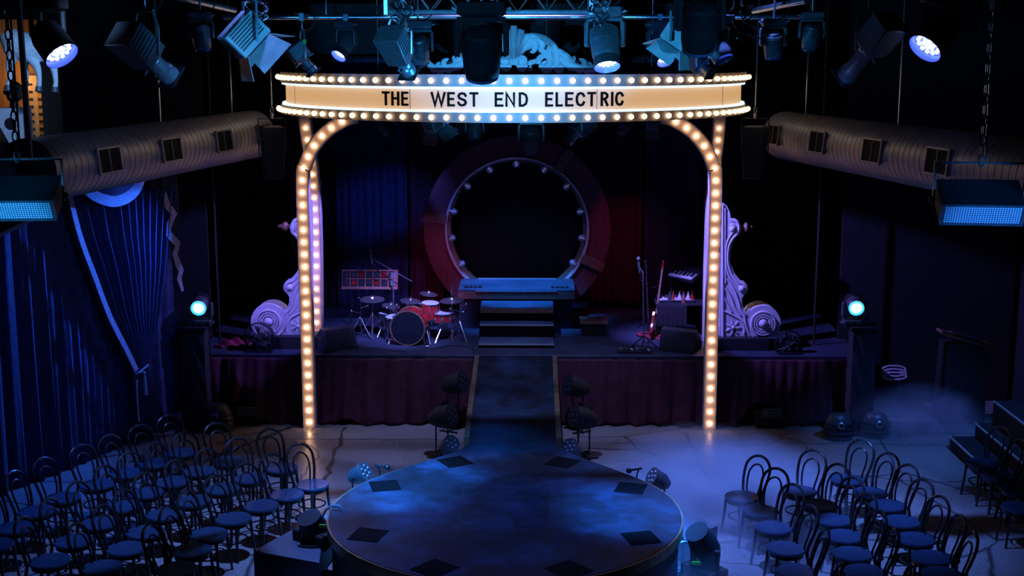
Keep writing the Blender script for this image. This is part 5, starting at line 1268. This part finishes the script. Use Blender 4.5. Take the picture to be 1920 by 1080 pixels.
def wedge(x, y, rz, label):
    p = onz(x, y, FZ); t = thing('monitor_wedge', label, 'speaker', (p.x, p.y, FZ), rz, 'floor monitor wedges'); K = Matrix(((0, 0, 1, 0), (1, 0, 0, 0), (0, 1, 0, 0), (0, 0, 0, 1)))
    MB(K).prism([(-.22, 0), (.22, 0), (.24, .10), (-.04, .36), (-.16, .34), (-.24, .06)], -.28, .28).build('cabinet', M_CASE, t, bevel=.012)
    G = frame((0, .106, .238), (0, .68, .73), (1, 0, 0)); MB(G).box((0, 0, 0), (.50, .32, .012)).build('grille', M_MATTE, t, bevel=.004)
    hn = MB()
    for s in (-1, 1): hn.box((s * .283, -.02, .19), (.012, .13, .05))
    hn.build('handle', M_BRASS, t, bevel=.004); return t
wedge(628, 652, math.radians(38), 'black monitor wedge left of the drum kit, warm light on its edge')
wedge(1276, 655, math.radians(-25), 'black monitor wedge beside the right post, below the keyboards')
for (x, y, lab) in ((1190, 661, 'strip of small shiny pedals and plugs along the right stage edge'), (640, 652, 'cluster of small pedals in front of the left wedge')):
    p = onz(x, y, FZ); t = thing('pedal_board', lab, 'pedal board', (p.x, p.y, FZ), 0, 'pedal boards'); MB().box((0, 0, .02), (.55, .16, .03)).build('board', M_MATTE, t, bevel=.004)
    for i in range(6): MB().box((-.22 + .088 * i, random.uniform(-.02, .02), .055), (.06, .10, .04)).build('pedal', (M_FIN, M_CASE, M_CHROME)[i % 3], t, bevel=.006)
for (x, y, r, lab) in ((485, 634, .23, 'round cage fan in front of the purple scroll'), (1480, 646, .21, 'round dark cage fan right of the shadowed scroll')):
    c = at(x, y, 19.72); t = thing('cage_fan', lab, 'fan', (c.x, c.y, FZ), 0, 'cage fans on the stage'); h = c.z - FZ; M = frame((0, 0, h), (0, -1, 0))
    g = MB(M)
    for rr in (r, r * .72, r * .4): g.tube([(rr * math.cos(q), rr * math.sin(q), .06 - .05 * rr / r) for q in [k * PI / 16 for k in range(32)]], .007 if rr == r else .004, 5, True)
    for k in range(16): a = k * PI / 8; g.tube([(0, 0, .06), (r * math.cos(a), r * math.sin(a), .01)], .003, 4)
    g.lathe([(r, .0), (r + .01, 0), (r + .01, -.10), (r, -.10)], 32, None, False); g.build('cage', M_BLACK, t)
    bl = MB(M)
    for k in range(5):
        a = k * 2 * PI / 5; bl.add([(.03 * math.cos(a), .03 * math.sin(a), .0), (r * .88 * math.cos(a - .25), r * .88 * math.sin(a - .25), .03), (r * .88 * math.cos(a + .35), r * .88 * math.sin(a + .35), -.03)], [(0, 1, 2)])
    bl.build('blade', M_CASE, t, solid=.005); MB(M).lathe([(.001, .05), (.05, .04), (.06, -.12), (.001, -.13)], 16).build('motor', M_CASE, t)
    b = MB(); b.tube([(-r * .8, 0, .012), (-r * .75, 0, h * .5), (-r * .99, 0, h)], .011, 6); b.tube([(r * .8, 0, .012), (r * .75, 0, h * .5), (r * .99, 0, h)], .011, 6); b.box((0, 0, .012), (r * 1.9, .24, .024)); b.build('stand', M_BLACK, t)
p = onz(440, 650, FZ)
tag(MB().grid(lambda u, v: (p.x - .28 + .56 * u, p.y - .12 + .3 * v, FZ + .02 + .10 * math.sin(PI * u) * math.sin(PI * v) + .03 * math.sin(u * 17 + v * 9)), 24, 14).build('cloth_heap', mat('crimson cloth', (.30, .02, .06), .8, 0, .3, 7, .2), solid=.012), 'crumpled crimson cloth on the stage left of the cage fan', 'cloth')

# ------------------------------------------------------------------ machines on the floor by the towers
def fogger(x, y, s, label, rz=0):
    p = onz(x, y, 0); t = thing('fog_machine', label, 'fog machine', (p.x, p.y, 0), rz, 'fog machines by the towers')
    MB().grid(lambda u, v: (s * .24 * math.cos(u * 2 * PI) * (math.cos(v * PI / 2) ** .5 if v < 1 else 0.001), s * .19 * math.sin(u * 2 * PI) * (math.cos(v * PI / 2) ** .5 if v < 1 else .001), s * .42 * math.sin(v * PI / 2)), 24, 10).build('housing', M_CASE, t)
    r = MB()
    for z in (.10, .18, .26): r.tube([(s * .245 * math.cos(q), s * .195 * math.sin(q), s * z) for q in [k * PI / 12 for k in range(24)]], .012, 6, True)
    r.build('rib', M_BLACK, t); MB(frame((0, -.17 * s, .26 * s), (0, -1, .2))).lathe([(.05, 0), (.055, .05), (.03, .06), (.03, .02)], 14).build('nozzle', M_FIN, t); MB().box((.06, -.06 * s, .40 * s), (.05, .02, .03)).build('indicator', M_RED, t)
    return t
fogger(1570, 822, .95, 'squat black fog machine in front of the right light tower')
fogger(1641, 818, .9, 'squat black fog machine right of the right light tower, half in mist')
fogger(410, 806, 1.0, 'squat black fog machine in front of the left light tower')
fogger(342, 800, .8, 'squat black fog machine left of the left light tower by the curtain')

# ------------------------------------------------------------------ right side steps, lectern, hose
t = thing('side_stairs', 'three dark stairs with bright nosing along the right edge', 'stairs', (6.4, 17, 0))
for i, (xx, z) in enumerate(((6.42, .18), (6.78, .38), (7.02, .72))):
    loc(MB().box(((xx + 8.2) / 2, 15.9, z / 2), (8.2 - xx, 4.5, z)).build('riser', M_MATTE, t, smooth=False), t)
    loc(MB().box((xx - .004, 15.9, z - .006), (.02, 4.5, .022)).build('nosing', M_NOSE, t, smooth=False), t)
p = at(1895, 795, 16.2); t = tag(MB(Matrix.Translation((7.5, 16.9, .725))).box((0, 0, 0), (.5, .9, .02)).build('floor_drain_grid', M_GRILLE, smooth=False), 'pale perforated panel on the top stair at the right edge', 'panel')
p = at(1795, 800, 19.6); t = thing('lectern', 'dark lectern with a sloping top in the right shadows', 'lectern', (p.x, 19.6, 0)); z1 = at(1795, 640, 19.6).z
MB().frustum((-.34, .34, -.25, .25, 0), (-.30, .30, -.22, .22, z1)).build('body', M_MATTE, t, bevel=.01); MB(Matrix.Translation((0, 0, z1 + .03)) @ Matrix.Rotation(.28, 4, 'Y')).box((.06, 0, .02), (.85, .5, .04)).build('sloping_top', M_BLOCK, t, bevel=.006)
MB(Matrix.Translation((0, 0, z1 + .09)) @ Matrix.Rotation(.28, 4, 'Y')).box((.02, 0, .0), (.4, .3, .012)).build('paper_tray', M_FIN, t, smooth=False)
c = at(1678, 703, 20.5); t = thing('coiled_hose', 'pale coiled hose hanging on the dark flat right of the tower', 'hose', tuple(c)); m = MB()
for i in range(3): m.tube([(.19 * math.cos(q), .03 * i + .02 * math.sin(q), -.02 + .05 * i + .055 * math.sin(q)) for q in [k * PI / 12 for k in range(24)]], .017, 7, True)
m.build('coil', M_TRIMW, t); MB().tube(smoothpath([(.05, .0, -.05), (.1, .02, -.3), (.04, .02, -.62), (-.02, .02, -.8)], 6), .014, 6).build('loose_end', M_GREY, t); MB().box((0, .20, .02), (.06, .3, .06)).build('hook', M_BLACK, t)
for (px, lab) in ((1345, 'right'),): pass

# ------------------------------------------------------------------ upper left alcove with its props
A0 = at(55, 165, 17.4)
t = thing('lit_alcove', 'warm lit timber alcove high at the left, above the duct', 'alcove', (A0.x, 17.4, 4.3)); x0 = at(-30, 165, 17.4).x - A0.x; x1 = at(90, 165, 17.4).x - A0.x
MB().box(((x0 + x1) / 2, .3, .9), (x1 - x0, .05, 1.9)).build('back_panel', M_WARMWALL, t, smooth=False); MB().box((x1 + .02, .05, .9), (.06, .55, 1.9)).build('side_panel', M_MATTE, t, smooth=False)
MB().box(((x0 + x1) / 2, .05, -.06), (x1 - x0 + .1, .55, .06)).build('ledge', M_MATTE, t, smooth=False); MB().box((-.0, .0, -2.2), (x1 - x0 - .1, .3, 4.25)).build('support', M_MATTE, t, smooth=False)
lx = at(86, 195, 17.3)
lamp = MB()
for i in range(9): lamp.sphere((lx.x - A0.x - .02, -.10, lx.z - 4.3 + .16 - .055 * i), .020, 8, 6)
lamp.build('bulb_strip', mat('alcove bulbs', (1, .8, .5), .4, 0, .02, 5, 0, (1, .62, .25), 5), t)
l = bpy.data.lights.new('alcove_light', 'POINT'); l.energy = 7; l.color = (1, .55, .2); l.shadow_soft_size = .08
lo = bpy.data.objects.new('alcove_light', l); COL.objects.link(lo); lo.location = (A0.x - .15, 17.25, 5.35)
c = at(68, 195, 17.55); t = thing('timber_rack', 'pale timber rack with rows of holes inside the lit alcove', 'rack', (c.x, 17.55, 4.3)); MB().box((0, .02, .55), (.26, .06, 1.1)).build('frame', M_CABINET, t, smooth=False)
for i in range(8):
    for j in (-1, 1): MB().box((j * .06, -.012, .28 + .10 * i), (.05, .02, .03)).build('slot', M_MATTE, t, smooth=False)
c = at(22, 235, 16.45); t = thing('white_box_speaker', 'white square cabinet with a round black hole below the alcove', 'speaker', (c.x, 16.45, c.z - .22))
MB().box((0, .12, .22), (.33, .30, .44)).build('cabinet', M_GREY, t, bevel=.006); MB().box((0, -.035, .22), (.33, .012, .44)).build('front', M_WHITEHIDE, t, smooth=False); MB(frame((0, -.042, .24), (0, -1, 0))).lathe([(.001, .002), (.072, .002), (.078, 0)], 24).build('cone', M_MATTE, t)
zb = c.z - .22
tag(MB().box((-7.1, 16.74, zb - .03), (2.4, .76, .06)).build('balcony_ledge', M_MATTE, bevel=.006), 'dark ledge under the white square cabinet, high above the curtain', 'ledge')
c = at(26, 178, 16.97); t = thing('wig_bust', 'dark curly bust silhouetted against the lit alcove', 'bust', (c.x, 16.97, c.z - .45))
hb = MB(); hb.sphere((0, 0, .47), (.10, .11, .13), 18, 12)
for i in range(40):
    a, b = random.uniform(0, 6.28), random.uniform(-.6, 1.4); hb.sphere((.10 * math.cos(a) * math.cos(b), .10 * math.sin(a) * math.cos(b), .47 + .13 * math.sin(b)), .035, 8, 6)
hb.build('hair', M_MATTE, t); MB().lathe([(.22, 0), (.20, .15), (.16, .24), (.06, .30), (.05, .42)], 20).build('bust', M_CASE, t); MB().box((0, 0, (zb - c.z + .45) / 2), (.3, .24, abs(zb - c.z + .45))).build('pedestal', M_MATTE, t, smooth=False)
# hanging white animal figure: one continuous body
c = at(60, 112, 15.6); t = thing('hanging_white_animal', 'white hoofed animal figure hung up high at the left, legs dangling', 'animal figure', tuple(c))
b = MB()
def ap(x, y, d=0): p = at(x, y, 15.6); return Vector((p.x - c.x, d, p.z - c.z))
b.tube([ap(12, 62), ap(25, 80), ap(55, 92), ap(85, 88), ap(105, 70)], [.10, .17, .19, .17, .10], 16)
for (pts, d) in (([(30, 100), (22, 122), (22, 145), (19, 160)], -.06), ([(58, 100), (74, 124), (79, 148), (78, 162)], -.09), ([(86, 100), (97, 122), (102, 150), (101, 164)], .04), ([(45, 100), (40, 118), (44, 138), (42, 152)], .10)):
    b.tube(smoothpath([ap(x, y, d) for x, y in pts], 4), [.085, .075, .065, .058, .05, .044, .038, .034, .030, .030, .030, .034, .036], 10)
o = b.build('body', M_WHITEHIDE, t); md = o.modifiers.new('remesh', 'REMESH'); md.mode = 'VOXEL'; md.voxel_size = .014; md.use_smooth_shade = True
for (x, y, d) in ((19, 163, -.06), (78, 165, -.09), (101, 167, .04), (42, 155, .10)):
    p = ap(x, y, d); MB().tube([p + Vector((0, 0, .02)), p + Vector((0, -.012, -.04))], [.036, .044], 10).build('hoof', M_FIN, t)
MB().tube([ap(40, 72), ap(40, 72) + Vector((0, 0, 9 - ap(40, 72).z - c.z))], .012, 6).build('hanging_wire', M_STEEL, t); MB().tube([ap(80, 72), ap(80, 72) + Vector((0, 0, 9 - ap(80, 72).z - c.z))], .012, 6).build('hanging_wire', M_STEEL, t)
p = at(47, 160, 11.2); tag(MB().tube([(p.x, 11.2, at(47, 300, 11.2).z), (p.x - .02, 11.2, 9.0)], .028, 8).build('hanging_pole', M_STEEL), 'steel pole hanging at upper left in front of the white animal legs', 'pole')

# ------------------------------------------------------------------ low mist
def mist(name, c, size, dens, label, seed):
    o = MB().box((0, 0, 0), size).build(name, None or M_MATTE, None, smooth=False); o.location = c
    m = bpy.data.materials.new('mist %d' % seed); m.use_nodes = True; nt = m.node_tree; nt.nodes.clear(); L = nt.links.new
    out = nd(nt, 'ShaderNodeOutputMaterial'); v = nd(nt, 'ShaderNodeVolumePrincipled'); L(v.outputs[0], out.inputs['Volume']); v.inputs['Color'].default_value = (.85, .88, 1, 1); v.inputs['Anisotropy'].default_value = .0
    tc = nd(nt, 'ShaderNodeTexCoord'); n = nd(nt, 'ShaderNodeTexNoise'); n.inputs['Scale'].default_value = 1.5 if seed == 1 else 2.4; n.inputs['Detail'].default_value = 3; L(tc.outputs['Object'], n.inputs[0])
    mp = nd(nt, 'ShaderNodeMapping'); mp.inputs['Location'].default_value = (0, 0, 1 * size[2] / 2 / (size[2] * .95)); mp.inputs['Scale'].default_value = (2 / size[0], 2 / size[1], 1 / (size[2] * .95)); L(tc.outputs['Object'], mp.inputs[0])
    ln = nd(nt, 'ShaderNodeVectorMath', operation='LENGTH'); L(mp.outputs[0], ln.inputs[0])
    r1 = nd(nt, 'ShaderNodeMapRange'); r1.inputs[1].default_value = 1; r1.inputs[2].default_value = .05; r1.inputs[3].default_value = 0; r1.inputs[4].default_value = 1; L(ln.outputs['Value'], r1.inputs[0])
    r2 = nd(nt, 'ShaderNodeMapRange'); r2.inputs[1].default_value = .38; r2.inputs[2].default_value = .66; r2.inputs[3].default_value = .15; r2.inputs[4].default_value = 1; L(n.outputs['Fac'], r2.inputs[0])
    mu = nd(nt, 'ShaderNodeMath', operation='MULTIPLY'); L(r1.outputs[0], mu.inputs[0]); L(r2.outputs[0], mu.inputs[1])
    m2 = nd(nt, 'ShaderNodeMath', operation='MULTIPLY'); m2.inputs[1].default_value = dens; L(mu.outputs[0], m2.inputs[0]); L(m2.outputs[0], v.inputs['Density'])
    o.data.materials.clear(); o.data.materials.append(m)
    tag(o, label, 'mist', None, 'stuff'); return o
mist('mist', (2.75, 15.6, .36), (3.6, 6.4, .70), 4.6, 'low blue mist over the floor right of the round stage', 1)
mist('mist', (6.1, 18.7, .46), (2.4, 1.8, .90), 3.0, 'puff of blue mist by the right light tower', 2)
